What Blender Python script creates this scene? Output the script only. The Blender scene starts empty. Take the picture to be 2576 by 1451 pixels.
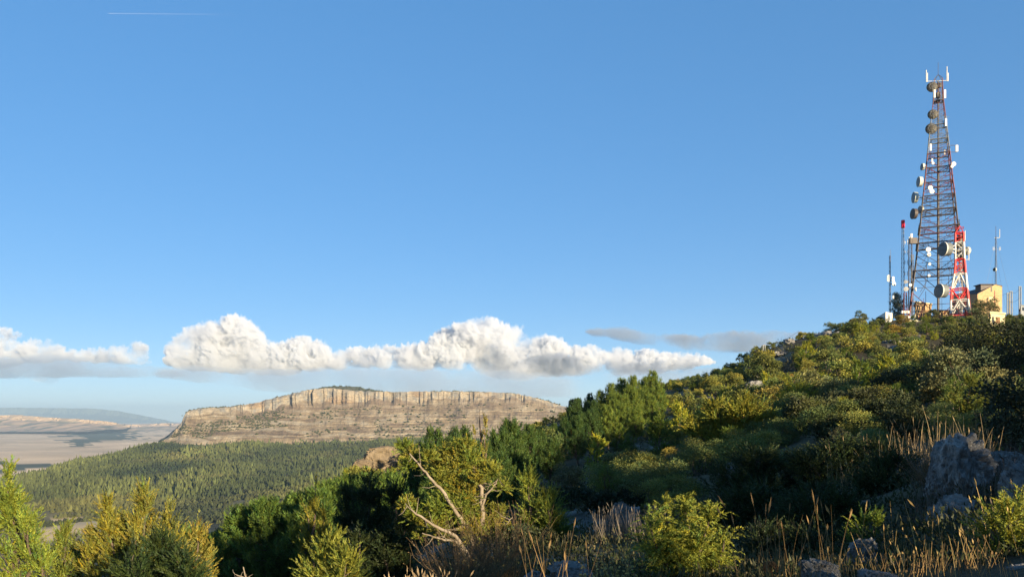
import bpy, math, random
import numpy as np
from mathutils import Vector, Matrix

# ------------------------------------------------------------------ camera, sky, sun, exposure
scene = bpy.context.scene
COL = scene.collection
F, U0, V0 = 1983.0, 1288.0, 1050.0        # focal length, centre column and eye-level row of a 2576-wide frame
cam_data = bpy.data.cameras.new('camera')
cam_data.sensor_width = 36.0
cam_data.lens = F / 2576 * 36
cam_data.shift_y = (V0 - 725.5) / 2576
cam_data.clip_start, cam_data.clip_end = 0.1, 120000
camera = bpy.data.objects.new('camera', cam_data)
camera.rotation_euler = (math.radians(90), 0, 0)
COL.objects.link(camera)
scene.camera = camera

SUN_AZ, SUN_EL = 145.0, 11.5              # clockwise from the view direction, and height
world = bpy.data.worlds.new('World')
scene.world = world
world.use_nodes = True
wn = world.node_tree
sky = wn.nodes.new('ShaderNodeTexSky')
sky.sky_type = 'NISHITA'
sky.sun_disc = False
sky.sun_elevation = math.radians(SUN_EL)
sky.sun_rotation = math.radians(SUN_AZ)
sky.altitude = 4000
sky.air_density, sky.dust_density, sky.ozone_density = 1.0, 0.0, 3.0
hsv = wn.nodes.new('ShaderNodeHueSaturation')
hsv.inputs['Saturation'].default_value = 1.78
hsv.inputs['Hue'].default_value = 0.508
gam = wn.nodes.new('ShaderNodeGamma')
gam.inputs['Gamma'].default_value = 0.42
wn.links.new(sky.outputs[0], gam.inputs['Color'])
wn.links.new(gam.outputs[0], hsv.inputs['Color'])
wn.links.new(hsv.outputs[0], wn.nodes['Background'].inputs[0])
wn.nodes['Background'].inputs[1].default_value = 0.15

sd = Vector((math.sin(math.radians(SUN_AZ)) * math.cos(math.radians(SUN_EL)),
             math.cos(math.radians(SUN_AZ)) * math.cos(math.radians(SUN_EL)), math.sin(math.radians(SUN_EL))))
sun_data = bpy.data.lights.new('sun', 'SUN')
sun_data.energy = 5.0
sun_data.angle = math.radians(0.53)
sun_data.color = (1.0, 0.80, 0.52)
sun = bpy.data.objects.new('sun', sun_data)
sun.rotation_euler = sd.to_track_quat('Z', 'Y').to_euler()
sun.location = (60, -60, 60)
COL.objects.link(sun)

scene.view_settings.view_transform = 'Standard'
scene.view_settings.look = 'None'
scene.view_settings.gamma = 1.0
scene.view_settings.use_curve_mapping = False
scene.view_settings.exposure = 1.6
cy = scene.cycles
cy.max_bounces = 8
cy.diffuse_bounces = 2
cy.glossy_bounces = 2
cy.transmission_bounces = 3
cy.transparent_max_bounces = 8
cy.volume_bounces = 5
cy.use_denoising = True
cy.use_adaptive_sampling = False
cy.sample_clamp_indirect = 4.0

# ------------------------------------------------------------------ helpers
def at(u, v, Y):
    """A point at depth Y seen at column u, row v."""
    return np.array([(u - U0) / F * Y, Y, (V0 - v) / F * Y])

def _hash(ix, iy, iz):
    h = (ix.astype(np.int64) * 374761393 + iy.astype(np.int64) * 668265263 + iz.astype(np.int64) * 2147483647 * 3 + 1274126177) & 0xFFFFFFFF
    h = ((h ^ (h >> 13)) * 1274126177) & 0xFFFFFFFF
    h = ((h ^ (h >> 16)) * 2246822519) & 0xFFFFFFFF
    return ((h ^ (h >> 15)) & 0xFFFFFF) / float(0xFFFFFF)

def vnoise(p):
    p = np.asarray(p, float)
    i = np.floor(p); f = p - i
    f = f * f * f * (f * (f * 6 - 15) + 10)
    x, y, z = (i[:, k].astype(np.int64) for k in range(3))
    r = 0
    for a in (0, 1):
        for b in (0, 1):
            for c in (0, 1):
                w = (f[:, 0] if a else 1 - f[:, 0]) * (f[:, 1] if b else 1 - f[:, 1]) * (f[:, 2] if c else 1 - f[:, 2])
                r = r + w * _hash(x + a, y + b, z + c)
    return r * 2 - 1

def fbm(p, octaves=4, gain=0.5):
    p = np.asarray(p, float)
    s = np.zeros(len(p)); a = 1.0; q = p.copy()
    for k in range(octaves):
        s += a * vnoise(q + 17.3 * k)
        q = q * 2.03; a *= gain
    return s

def mesh_np(name, V, faces, cols=None, smooth=False):
    """Mesh from a vertex array and one or several (n,k) face arrays; cols is (n,3) vertex colours."""
    if not isinstance(faces, (list, tuple)): faces = [faces]
    faces = [np.asarray(f, np.int32) for f in faces if len(f)]
    V = np.asarray(V, np.float32)
    me = bpy.data.meshes.new(name)
    me.vertices.add(len(V)); me.vertices.foreach_set('co', V.ravel())
    loops = np.concatenate([f.ravel() for f in faces])
    tot = np.concatenate([np.full(len(f), f.shape[1], np.int32) for f in faces])
    start = np.concatenate([[0], np.cumsum(tot)[:-1]]).astype(np.int32)
    me.loops.add(len(loops)); me.loops.foreach_set('vertex_index', loops)
    me.polygons.add(len(tot)); me.polygons.foreach_set('loop_start', start)
    me.update(calc_edges=True)
    me.polygons.foreach_set('use_smooth', np.full(len(tot), bool(smooth)))
    if cols is not None:
        ca = me.color_attributes.new('Col', 'FLOAT_COLOR', 'POINT')
        c4 = np.ones((len(V), 4), np.float32); c4[:, :3] = cols
        ca.data.foreach_set('color', c4.ravel())
    return me

def link(name, me, mat=None, parent=None, **props):
    o = bpy.data.objects.new(name, me)
    COL.objects.link(o)
    if mat is not None and me is not None and not len(me.materials): me.materials.append(mat)
    if parent is not None: o.parent = parent
    for k, v in props.items(): o[k] = v
    return o

def grid_faces(nr, nc, wrap=False):
    r, c = np.meshgrid(np.arange(nr - 1), np.arange(nc if wrap else nc - 1), indexing='ij')
    c2 = (c + 1) % nc
    return np.stack([r * nc + c, r * nc + c2, (r + 1) * nc + c2, (r + 1) * nc + c], -1).reshape(-1, 4)

class NT:
    """Small node-tree writer."""
    def __init__(s, name):
        s.m = bpy.data.materials.new(name); s.m.use_nodes = True
        s.t = s.m.node_tree; s.n = s.t.nodes
        s.b = s.n['Principled BSDF']; s.out = s.n['Material Output']
        s.b.inputs['Specular IOR Level'].default_value = 0.25
        s.b.inputs['Roughness'].default_value = 0.85
    def new(s, typ, **kw):
        n = s.n.new('ShaderNode' + typ)
        for k, v in kw.items():
            if k.startswith('i_'): n.inputs[k[2:].replace('_', ' ')].default_value = v
            else: setattr(n, k, v)
        return n
    def ln(s, a, b): s.t.links.new(a, b)
    def noise(s, scale, detail=4, rough=0.55, vec=None, stretch=None):
        n = s.new('TexNoise'); n.inputs['Scale'].default_value = scale
        n.inputs['Detail'].default_value = detail; n.inputs['Roughness'].default_value = rough
        if vec is None: vec = s.new('TexCoord').outputs['Object']
        if stretch:
            mp = s.new('Mapping'); mp.inputs['Scale'].default_value = stretch
            s.ln(vec, mp.inputs[0]); vec = mp.outputs[0]
        s.ln(vec, n.inputs['Vector'])
        return n.outputs['Fac']
    def ramp(s, fac, stops):
        r = s.new('ValToRGB'); e = r.color_ramp.elements
        while len(e) < len(stops): e.new(0.5)
        for k, (p, c) in enumerate(stops): e[k].position = p; e[k].color = (*c, 1) if len(c) == 3 else c
        s.ln(fac, r.inputs[0]); return r.outputs[0]
    def mix(s, fac, a, b, mode='MIX'):
        m = s.new('Mix'); m.data_type = 'RGBA'; m.blend_type = mode
        for k, x in ((0, fac), (6, a), (7, b)):
            if hasattr(x, 'links') or hasattr(x, 'is_linked'): s.ln(x, m.inputs[k])
            elif k == 0: m.inputs[0].default_value = x
            else: m.inputs[k].default_value = (*x, 1)
        return m.outputs[2]
    def attr(s, name='Col'):
        a = s.new('Attribute'); a.attribute_name = name; return a
    def bump(s, h, strength, dist):
        b = s.new('Bump'); b.inputs['Strength'].default_value = strength; b.inputs['Distance'].default_value = dist
        s.ln(h, b.inputs['Height']); s.ln(b.outputs[0], s.b.inputs['Normal'])
    def base(s, c):
        if isinstance(c, tuple): s.b.inputs['Base Color'].default_value = (*c, 1)
        else: s.ln(c, s.b.inputs['Base Color'])
        return s.m

# ------------------------------------------------------------------ lie of the land
CTRL = []
def col_pts(u, pts):
    for v, Y in pts: CTRL.append(at(u, v, Y))
col_pts(2760, [(1400, 4), (1330, 6), (1180, 9), (1060, 14), (1010, 25), (930, 60), (880, 110), (790, 180), (800, 260)])
col_pts(2400, [(1475, 4), (1400, 6), (1210, 9), (1110, 13), (1055, 20), (1012, 35), (940, 70), (872, 120), (818, 165), (808, 185), (845, 260), (1110, 500), (1210, 1000)])
col_pts(2200, [(1490, 4), (1440, 6), (1330, 9), (1180, 14), (1080, 22), (1040, 38), (960, 72), (890, 115), (822, 160), (812, 180), (860, 260), (1130, 500), (1210, 1000)])
col_pts(2000, [(1490, 4.5), (1440, 7), (1330, 11), (1190, 18), (1110, 28), (1050, 50), (980, 85), (905, 118), (862, 145), (875, 200), (960, 280), (1180, 500), (1210, 1000)])
col_pts(1800, [(1490, 5), (1440, 8), (1350, 12), (1240, 20), (1150, 35), (1090, 55), (1010, 90), (950, 118), (938, 130), (960, 170), (1090, 300), (1200, 500), (1200, 1100)])
col_pts(1600, [(1490, 5.5), (1450, 8), (1390, 12), (1300, 20), (1200, 34), (1140, 55), (1050, 90), (1000, 112), (992, 122), (1030, 170), (1140, 300), (1230, 600), (1190, 1200)])
col_pts(1400, [(1510, 5.5), (1490, 8), (1440, 12), (1360, 20), (1260, 35), (1180, 60), (1090, 95), (1070, 115), (1120, 170), (1200, 300), (1240, 700), (1180, 1300)])
col_pts(1200, [(1520, 6), (1500, 9), (1460, 13), (1400, 20), (1310, 35), (1220, 60), (1150, 95), (1135, 115), (1180, 160), (1240, 300), (1240, 800), (1160, 1500), (1105, 2250)])
col_pts(1000, [(1560, 6), (1560, 10), (1540, 16), (1450, 30), (1340, 55), (1230, 90), (1185, 110), (1190, 122), (1260, 170), (1290, 400), (1240, 900), (1170, 1500), (1112, 2200)])
col_pts(800, [(1600, 6), (1640, 10), (1620, 16), (1540, 30), (1420, 60), (1310, 100), (1290, 125), (1320, 180), (1330, 400), (1270, 900), (1190, 1500), (1112, 2200)])
col_pts(600, [(1620, 6), (1690, 10), (1690, 16), (1620, 30), (1510, 60), (1400, 110), (1395, 150), (1420, 250), (1370, 500), (1285, 900), (1220, 1300), (1160, 1750), (1118, 2100)])
col_pts(400, [(1640, 6), (1720, 10), (1740, 16), (1690, 30), (1600, 60), (1520, 120), (1500, 200), (1420, 450), (1300, 900), (1250, 1200), (1170, 1650), (1116, 2000), (1150, 2700)])
col_pts(200, [(1650, 6), (1740, 10), (1780, 16), (1740, 30), (1680, 70), (1580, 150), (1480, 300), (1400, 520), (1300, 900), (1254, 1150), (1200, 1500), (1168, 1800), (1190, 2400)])
col_pts(40, [(1660, 6), (1750, 10), (1800, 16), (1780, 30), (1740, 70), (1620, 150), (1500, 300), (1415, 520), (1310, 900), (1260, 1150), (1228, 1400), (1216, 1580), (1215, 2000)])
col_pts(-250, [(1660, 6), (1750, 10), (1830, 20), (1800, 50), (1750, 110), (1600, 250), (1470, 450), (1330, 1000), (1270, 1500), (1215, 2000)])
for a, r, z in [(0, .01, -1.55), (180, 3, -1.5), (180, 20, -.8), (180, 100, 3), (180, 1000, -20), (135, 4, -1.1), (135, 10, -.3), (135, 30, 2.5), (135, 100, 10),
                (135, 400, 20), (135, 1000, -40), (90, 4, -1.0), (90, 10, -.2), (90, 30, 3), (90, 100, 13), (90, 300, 22), (90, 1000, -90), (60, 8, -.3), (60, 30, 2.6),
                (60, 100, 13), (60, 250, 23), (60, 1000, -80), (-90, 5, -2.5), (-90, 12, -5), (-90, 40, -16), (-90, 120, -45), (-90, 400, -110), (-90, 1500, -160),
                (-60, 8, -3.2), (-60, 30, -12), (-60, 100, -38), (-60, 400, -105), (-60, 1500, -160), (-135, 8, -2.4), (-135, 30, -6), (-135, 100, -22), (-135, 1000, -140)]:
    CTRL.append(np.array([r * math.sin(math.radians(a)), r * math.cos(math.radians(a)), z]))
CTRL = np.array(CTRL)
KT = 2.4
def _warp(x, y):
    r = np.sqrt(x * x + y * y)
    return np.stack([np.arctan2(x, y) * KT, np.log(r + 2.0)], -1), r
_cw, _cr = _warp(CTRL[:, 0], CTRL[:, 1])
_cv = CTRL[:, 2] / (_cr + 4.0)
_cw = np.concatenate([_cw, _cw + [2 * math.pi * KT, 0], _cw - [2 * math.pi * KT, 0]])
_cv = np.tile(_cv, 3)
_d = np.linalg.norm(_cw[:, None] - _cw[None], axis=-1)
_n = len(_cw)
_A = np.zeros((_n + 2, _n + 2))
_A[:_n, :_n] = _d - np.eye(_n) * 0.012
_A[:_n, _n] = 1; _A[_n, :_n] = 1
_A[:_n, _n + 1] = _cw[:, 1]; _A[_n + 1, :_n] = _cw[:, 1]
_w = np.linalg.solve(_A, np.concatenate([_cv, [0, 0]]))
PLAIN = -165.0
def height(x, y, fine=True):
    x = np.atleast_1d(np.asarray(x, float)); y = np.atleast_1d(np.asarray(y, float))
    out = np.empty(len(x))
    for k in range(0, len(x), 20000):
        w, r = _warp(x[k:k + 20000], y[k:k + 20000])
        d = np.sqrt((w[:, None, 0] - _cw[None, :, 0]) ** 2 + (w[:, None, 1] - _cw[None, :, 1]) ** 2)
        out[k:k + 20000] = (d @ _w[:_n] + _w[_n] + _w[_n + 1] * w[:, 1]) * (r + 4.0)
    r = np.hypot(x, y)
    t = np.clip((r - 2300) / 700, 0, 1); t = t * t * (3 - 2 * t)
    out = out * (1 - t) + PLAIN * t
    if fine:
        p = np.stack([x, y, 0 * x], -1)
        amp = np.clip(r / 18, 0.12, 1.0) * (1 - t)
        out = out + amp * (0.9 * fbm(p / 17, 3) + 0.22 * fbm(p / 3.1, 3)) * np.clip(r / 6, .3, 1)
        big = np.clip((r - 250) / 500, 0, 1) * (1 - t)
        out = out + big * 5.0 * fbm(p / 160, 3)
        out = out + t * 4.0 * fbm(p / 700, 3)
    return out
def hz(x, y): return float(height(x, y)[0])
# ------------------------------------------------------------------ ground sheet
def poly_mask(x, y, poly):
    px, py = poly[:, 0], poly[:, 1]
    inside = np.zeros(len(x), bool)
    j = len(px) - 1
    for i in range(len(px)):
        c = ((py[i] > y) != (py[j] > y)) & (x < (px[j] - px[i]) * (y - py[i]) / (py[j] - py[i] + 1e-12) + px[i])
        inside ^= c; j = i
    return inside
def on_plane(pts, z):
    return np.array([[(u - U0) / F * (z / ((V0 - v) / F)), z / ((V0 - v) / F)] for u, v in pts])

FIELDS = [on_plane(p, -112) for p in (
    [(80, 1297), (160, 1282), (215, 1284), (230, 1296), (150, 1306), (95, 1309)],
    [(105, 1330), (160, 1312), (260, 1296), (330, 1279), (420, 1300), (400, 1330), (300, 1330), (170, 1350), (115, 1362)],
    [(120, 1392), (220, 1372), (260, 1384), (170, 1410)])]
WOODS = [on_plane(p, PLAIN) for p in (
    [(150, 1098), (168, 1083), (220, 1079), (300, 1085), (335, 1093), (318, 1104), (275, 1108), (240, 1120), (208, 1118), (185, 1106)],
    [(-40, 1078), (60, 1073), (160, 1080), (140, 1088), (60, 1087), (-40, 1086)],
    [(345, 1082), (362, 1081), (360, 1106), (340, 1106)],
    [(-60, 1187), (0, 1160), (60, 1156), (150, 1163), (165, 1176), (70, 1182), (30, 1195)])]

def ground_colours(x, y):
    r = np.hypot(x, y); p = np.stack([x, y, 0 * x], -1)
    c = np.empty((len(x), 3))
    n1 = fbm(p / 9, 4); n2 = fbm(p / 1.7, 3); n3 = fbm(p / 60, 3)
    litter = np.array([.045, .040, .022]); lime = np.array([.30, .285, .255]); straw = np.array([.19, .15, .075])
    t = np.clip(n1 * 1.3 + .35, 0, 1)[:, None]
    near = litter * (1 - t) + straw * t
    k = np.clip((n2 + .5 * n1 - .55) * 3, 0, 1)[:, None]
    near = near * (1 - k * .75) + lime * k * .75
    wood = np.array([.050, .055, .026]) * (1 + .3 * n3[:, None])
    t = np.clip((r - 260) / 160, 0, 1)[:, None]
    c = near * (1 - t) + wood * t
    q = np.stack([x, y, 0 * x], -1)
    wx = x + 14 * fbm(q / 40, 3); wy = y + 30 * fbm(q / 40 + 9, 3)
    vb = (np.clip((1230 - r) / 150, 0, 1) * np.clip((r - 500) / 200, 0, 1) * np.clip(.6 + n3, 0, 1))[:, None]
    c = c * (1 - vb) + np.array([.20, .165, .075]) * vb
    for f in FIELDS:
        m = poly_mask(wx, wy, f)
        c[m] = np.array([.62, .46, .24]) * (1 + .10 * n3[m, None])
    t = np.clip((r - 2250) / 250, 0, 1)[:, None]
    n4 = fbm(p / np.array([900, 350, 1]), 5, .6) + .35 * np.sign(fbm(p / np.array([420, 260, 1]) + 3, 1)) * (r < 7000)
    plain = np.array([.60, .44, .275]) * (1 + .22 * n4[:, None]) + np.array([.12, .10, .07]) * np.clip(fbm(p / 240, 3), 0, 1)[:, None]
    c = c * (1 - t) + plain * t
    wx = x + 60 * fbm(q / 300, 4); wy = y + 300 * fbm(q / 300 + 5, 4)
    for f in WOODS:
        m = poly_mask(wx, wy, f)
        c[m] = np.array([.052, .068, .040]) * (1 + .25 * fbm(p[m] / 90, 2)[:, None])
    k = np.clip((r - 300) / 300, 0, 1)[:, None]
    return np.clip(c * (.75 + .2 * k), .008, .8)

def build_ground():
    th = np.concatenate([np.linspace(-180, -42, 60, endpoint=False), np.linspace(-42, 42, 500, endpoint=False), np.linspace(42, 180, 60, endpoint=False)])
    th = np.radians(th)
    r = np.concatenate([np.exp(np.linspace(math.log(.6), math.log(420), 200, endpoint=False)), np.exp(np.linspace(math.log(420), math.log(31000), 120))])
    T, R = np.meshgrid(th, r, indexing='xy')
    x = (R * np.sin(T)).ravel(); y = (R * np.cos(T)).ravel()
    z = height(x, y)
    V = np.stack([x, y, z], -1)
    V = np.concatenate([V, [[0, 0, hz(0, 0)]]])
    nc = len(th)
    f = grid_faces(len(r), nc, True)
    cap = np.stack([np.full(nc, len(V) - 1), (np.arange(nc) + 1) % nc, np.arange(nc)], -1)
    cols = ground_colours(V[:, 0], V[:, 1])
    m = NT('ground_soil')
    a = m.attr().outputs['Color']
    n = m.noise(2.2, 6, .6)
    n2 = m.noise(26, 4, .6)
    c = m.mix(1.0, a, m.ramp(n, [(.3, (.62, .62, .64)), (.7, (1.35, 1.33, 1.28))]), 'MULTIPLY')
    c = m.mix(1.0, c, m.ramp(n2, [(.3, (.7, .7, .7)), (.7, (1.25, 1.25, 1.25))]), 'MULTIPLY')
    m.bump(m.noise(14, 6, .65), .7, .06)
    m.b.inputs['Roughness'].default_value = .95
    me = mesh_np('ground', V, [f[:, ::-1], cap[:, ::-1]], cols, True)
    link('ground', me, m.base(c), kind='structure')
build_ground()

# ------------------------------------------------------------------ mesa
def interp(u, pts):
    pts = np.array(pts, float); return np.interp(u, pts[:, 0], pts[:, 1])
RIM = [(396, 1118), (425, 1098), (455, 1068), (468, 1042), (474, 1034), (505, 1027.6), (571, 1024), (641, 1014), (707, 997), (755, 986), (795, 978), (839, 976), (900, 984), (993, 985), (1124, 984), (1212, 985), (1300, 990), (1344, 999), (1388, 1012), (1430, 1026), (1520, 1055)]
CLIFF = [(396, 1119), (425, 1100), (455, 1073), (468, 1060), (474, 1058), (490, 1050), (520, 1040), (571, 1038), (620, 1036), (685, 1034), (720, 1018), (751, 1009), (800, 1010), (905, 1011), (960, 1007), (1098, 1006), (1212, 1003), (1300, 1000), (1344, 1008), (1388, 1019), (1430, 1032), (1520, 1060)]
FOOT = [(396, 1127), (408, 1126), (487, 1117), (560, 1103), (685, 1102), (773, 1108), (861, 1112), (950, 1108), (1080, 1099), (1170, 1097), (1300, 1092), (1520, 1100)]
def build_mesa():
    NC = 760
    u = np.linspace(398, 1500, NC)
    Yr = interp(u, [(398, 2180), (474, 2260), (640, 2380), (800, 2440), (1000, 2480), (1300, 2540), (1500, 2560)])
    Yf = interp(u, [(398, 2120), (474, 2080), (640, 2120), (860, 2150), (1100, 2220), (1500, 2300)])
    def world(u, v, Y): return np.stack([(u - U0) / F * Y, Y, (V0 - v) / F * Y], -1)
    rng = np.random.default_rng(3)
    rim = world(u, interp(u, RIM), Yr)
    rim[:, 2] += 1.3 * fbm(np.stack([u / 9, 0 * u, 0 * u], -1), 3)
    cl = world(u, interp(u, CLIFF), Yr - 16)
    cl[:, 2] += 7.0 * fbm(np.stack([u / 17, 0 * u + 3, 0 * u], -1), 4)
    ft = world(u, interp(u, FOOT), Yf)
    s = np.cumsum(np.concatenate([[0], np.linalg.norm(np.diff(rim[:, :2], axis=0), axis=1)]))
    rows, ts = [], []
    # plateau behind the rim
    bump = 16 * np.exp(-((u - 885) / 70) ** 2) + 1.5
    for dy, f in ((900, -30), (500, -8), (260, .55), (150, 1.0), (70, .5), (25, .15)):
        p = rim.copy(); p[:, 1] += dy; p[:, 0] *= (1 + dy / rim[:, 1]) ** (1 if dy < 300 else .9)
        p[:, 2] = rim[:, 2] + (bump * f if f > 0 else f)
        p[:, 2] += 1.2 * fbm(p / 45, 2); rows.append(p); ts.append(-1.0)
    # cliff columns: ridged buttresses pushed towards the viewer
    hgt = np.clip((rim[:, 2] - cl[:, 2]) / 35, .05, 1.3)
    S = np.stack([s, 0 * s, 0 * s], -1)
    S = S + np.stack([26 * fbm(S / 90 + 31, 3), 0 * s, 0 * s], -1)
    big = 1 - np.abs(fbm(S / 62 + 4.2, 2)) * 1.5
    mid = 1 - np.abs(fbm(S / 22 + 8.1, 2)) * 1.6
    fin = 1 - np.abs(fbm(S / 8.5 + 1.7, 2)) * 1.6
    left = np.clip((1000 - u) / 250, .35, 1)
    irr = np.clip(.75 + .9 * fbm(np.stack([s / 75, 0 * s, 0 * s + 4], -1), 2), .25, 1.5)
    rag = fbm(S / 15 + 50, 4) * 5 + fbm(S / 40 + 60, 3) * 8
    irr = np.clip(.7 + 1.3 * fbm(np.stack([s / 60, 0 * s, 0 * s + 4], -1), 3), .1, 1.7)
    butt = (26 * big * left ** 2 + 9 * mid * irr + 3.4 * fin * irr + rag) * hgt * 1.1
    NCL = 18
    for k in range(NCL + 1):
        t = k / NCL
        e = t + .05 * math.sin(t * 9)
        p = rim * (1 - t) + cl * t
        p[:, 1] = rim[:, 1] - 3 - 13 * t ** 1.6 - butt * (0.35 + .65 * min(1, t * 3 + .2)) * (1 if k else .9)
        ledge = 3.2 * fbm(np.stack([s / 30, np.full(NC, t * 6), 0 * s], -1), 3) * hgt
        p[:, 1] -= ledge
        rows.append(p); ts.append(t)
    last0 = rows[-1]
    sm = last0.copy(); k_ = np.ones(61) / 61
    sm[:, 1] = np.convolve(np.pad(last0[:, 1], 30, 'edge'), k_, 'valid')
    sm[:, 2] = np.convolve(np.pad(last0[:, 2], 30, 'edge'), k_, 'valid')
    NT_ = 90
    for k in range(1, NT_ + 1):
        t = k / NT_
        e = t ** .92
        wl = max(0., 1 - t / .14)
        last = last0 * wl + sm * (1 - wl)
        p = last * (1 - e) + ft * e
        zc = last[:, 2] * (1 - e) + ft[:, 2] * e - 3.5 * np.sin(math.pi * t)
        # strata: nearly level benches and small risers
        lev = zc + 2.0 * fbm(np.stack([s / 130, 0 * s + 7, 0 * s], -1), 3)
        st = 7.5 + 0 * s
        ph = lev / st; fr = ph - np.floor(ph)
        riser = np.clip((fr - .62) / .16, 0, 1); riser = riser * riser * (3 - 2 * riser)
        amp = np.clip(.35 + .9 * fbm(np.stack([s / 70, np.floor(ph) * 3.1, 0 * s], -1), 2), 0, 1.1) * np.clip(t * 5, 0, 1)
        p[:, 2] = zc + amp * st * .42 * (riser - fr)
        g = fbm(np.stack([s / 46, np.full(NC, t * 1.2), 0 * s + 2], -1), 4)
        p[:, 1] += 10 * g * math.sin(math.pi * min(1, t * 1.1)) ** .6
        p[:, 2] += .9 * fbm(np.stack([s / 7, np.full(NC, t * 26), 0 * s], -1), 3) + 0.5 * rng.normal(size=NC) * .5
        rows.append(p); ts.append(1 + t)
    p = rows[-1].copy(); p[:, 1] -= 40; p[:, 2] -= 30; rows.append(p); ts.append(2.2)
    V = np.concatenate(rows); T = np.repeat(ts, NC); Sx = np.tile(s, len(rows))
    Q = np.stack([Sx, 0 * Sx, V[:, 2]], -1)
    face = np.array([.36, .295, .205]); grey = np.array([.23, .21, .175]); rust = np.array([.29, .18, .09]); talus = np.array([.31, .232, .135]); pale = np.array([.40, .325, .215]); scrub = np.array([.17, .12, .075])
    streak = fbm(Q / np.array([11, 1, 26]), 5, .65)
    stain = np.clip(fbm(Q / np.array([60, 1, 40]) + 5, 3) * 1.6 - .2, 0, 1)[:, None]
    c1 = face + (grey - face) * np.clip(streak * 1.5 + .25, 0, 1)[:, None]
    c1 = c1 * (1 - .6 * stain) + rust * .6 * stain
    wz = np.stack([0 * Sx, 0 * Sx, 5 * fbm(Q / np.array([90, 1, 30]) + 21, 3)], -1)
    ban = .75 * fbm((Q + wz) / np.array([190, 1, 3.6]) + 3, 4) + .5 * fbm(Q / np.array([22, 1, 14]) + 6, 4)
    c2 = talus + (pale - talus) * np.clip(ban * 1.4, 0, 1)[:, None] + (scrub - talus) * np.clip(-ban * 1.5 - .1, 0, 1)[:, None]
    upper = np.clip(1.32 - T, 0, .3)[:, None] / .3 * np.clip(fbm(Q / np.array([90, 1, 30]) + 8, 3) + .45, 0, 1)[:, None]
    c2 = c2 * (1 - .65 * upper) + np.array([.24, .165, .105]) * .65 * upper
    mdark = np.clip(fbm(Q / np.array([70, 1, 22]) + 12, 4) * 1.4 - .15, 0, 1)[:, None]
    c2 = c2 * (1 - .45 * mdark) + scrub * .45 * mdark
    m = np.clip((T - .9) / .15, 0, 1)[:, None]
    c = c1 * (1 - m) + c2 * m
    c[T < 0] = np.array([.16, .15, .08])
    f = grid_faces(len(rows), NC)
    mt = NT('mesa_limestone')
    a = mt.attr().outputs['Color']
    n = mt.noise(.22, 6, .65)
    cc = mt.mix(1.0, a, mt.ramp(n, [(.3, (.72, .71, .7)), (.7, (1.25, 1.25, 1.25))]), 'MULTIPLY')
    n = mt.noise(.05, 5, .6, stretch=(1, 1, 4))
    cc = mt.mix(1.0, cc, mt.ramp(n, [(.35, (.82, .80, .78)), (.65, (1.15, 1.15, 1.14))]), 'MULTIPLY')
    mt.bump(mt.noise(.35, 6, .7), .8, 2.0)
    mt.b.inputs['Roughness'].default_value = .95
    me = mesh_np('mesa', V, f[:, ::-1], np.clip(c * .66 * np.array([1, 1.06, 1.17]), .02, .7), False)
    link('mesa_hill', me, mt.base(cc), kind='structure', label='flat-topped limestone mesa with fluted cliff rim and terraced tan slope')
    return V.reshape(len(rows), NC, 3), np.array(ts), u
MESA, MESA_T, MESA_U = build_mesa()

# ------------------------------------------------------------------ far escarpments and mountain
def escarpment(name, tops, Y, depth, foot_v, colours, seed, label, amp=1.0, back=-60):
    u = np.arange(tops[0][0], tops[-1][0], 1.1); n = len(u)
    px = Y / F
    x = (u - U0) * px
    s = np.stack([x / 900, 0 * x + seed, 0 * x], -1)
    top = (V0 - interp(u, tops)) * px + amp * px * 1.2 * fbm(s * 5, 4)
    foot = (V0 - foot_v) * px
    rows, ts = [], []
    for t, zf, yf in ((-3, None, 3.0), (-2, None, 1.2), (-1, None, .5), *[(k / 34, k / 34, 0) for k in range(35)]):
        if zf is None:
            p = np.stack([x * (1 + depth * yf / Y), 0 * x + Y + depth * yf, top + (back if t == -3 else -8 * px * .2)], -1)
        else:
            cl = .30
            z = top + (foot - top) * zf
            yy = Y - depth * (.06 * min(zf / cl, 1) + (max(zf - cl, 0) / (1 - cl)) ** 1.0 * .94)
            g = fbm(np.stack([x / (px * 14), np.full(n, zf * 1.5 + seed), 0 * x], -1), 4)
            yy = yy - depth * .16 * amp * g * math.sin(math.pi * min(1, zf * .9 + .12))
            z = z + px * 1.1 * amp * fbm(np.stack([x / (px * 7), np.full(n, zf * 9 + seed), 0 * x], -1), 3) * math.sin(math.pi * zf)
            p = np.stack([x, yy, z], -1)
        rows.append(p); ts.append(t)
    V = np.concatenate(rows); T = np.repeat(ts, n)
    Q = np.stack([V[:, 0] / (px * 16), T * 7 + seed, 0 * T], -1)
    nn = fbm(Q, 5, .6)
    c0, c1, c2 = (np.array(c) for c in colours)
    m = np.clip((T - .22) / .2, 0, 1)[:, None]
    c = c0 * (1 - m) + c1 * m
    k = np.clip(nn * 2.2 - .1, 0, 1)[:, None] * np.clip((T - .15) * 5, 0, 1)[:, None]
    c = c * (1 - k) + c2 * k
    c[T < 0] = c2
    mt = NT(name + '_rock'); mt.b.inputs['Roughness'].default_value = .95
    me = mesh_np(name, V, grid_faces(len(rows), n)[:, ::-1], np.clip(c, .02, .7), True)
    link(name, me, mt.base(mt.attr().outputs['Color']), kind='structure', label=label)
escarpment('escarpment_hills', [(-120, 1040), (0, 1043), (60, 1044), (110, 1047), (180, 1052), (270, 1060), (290, 1066), (330, 1073)], 8600, 900, 1082,
           ((.30, .225, .15), (.27, .195, .135), (.09, .09, .06)), 1.0, 'pale cliff-topped escarpment across the plain')
escarpment('plateau_hills', [(250, 1068), (320, 1066.5), (480, 1064), (600, 1064)], 10500, 1100, 1088, ((.31, .235, .17), (.27, .20, .14), (.12, .105, .075)), 5.0, 'low eroded plateau edge behind the mesa nose')
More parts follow.
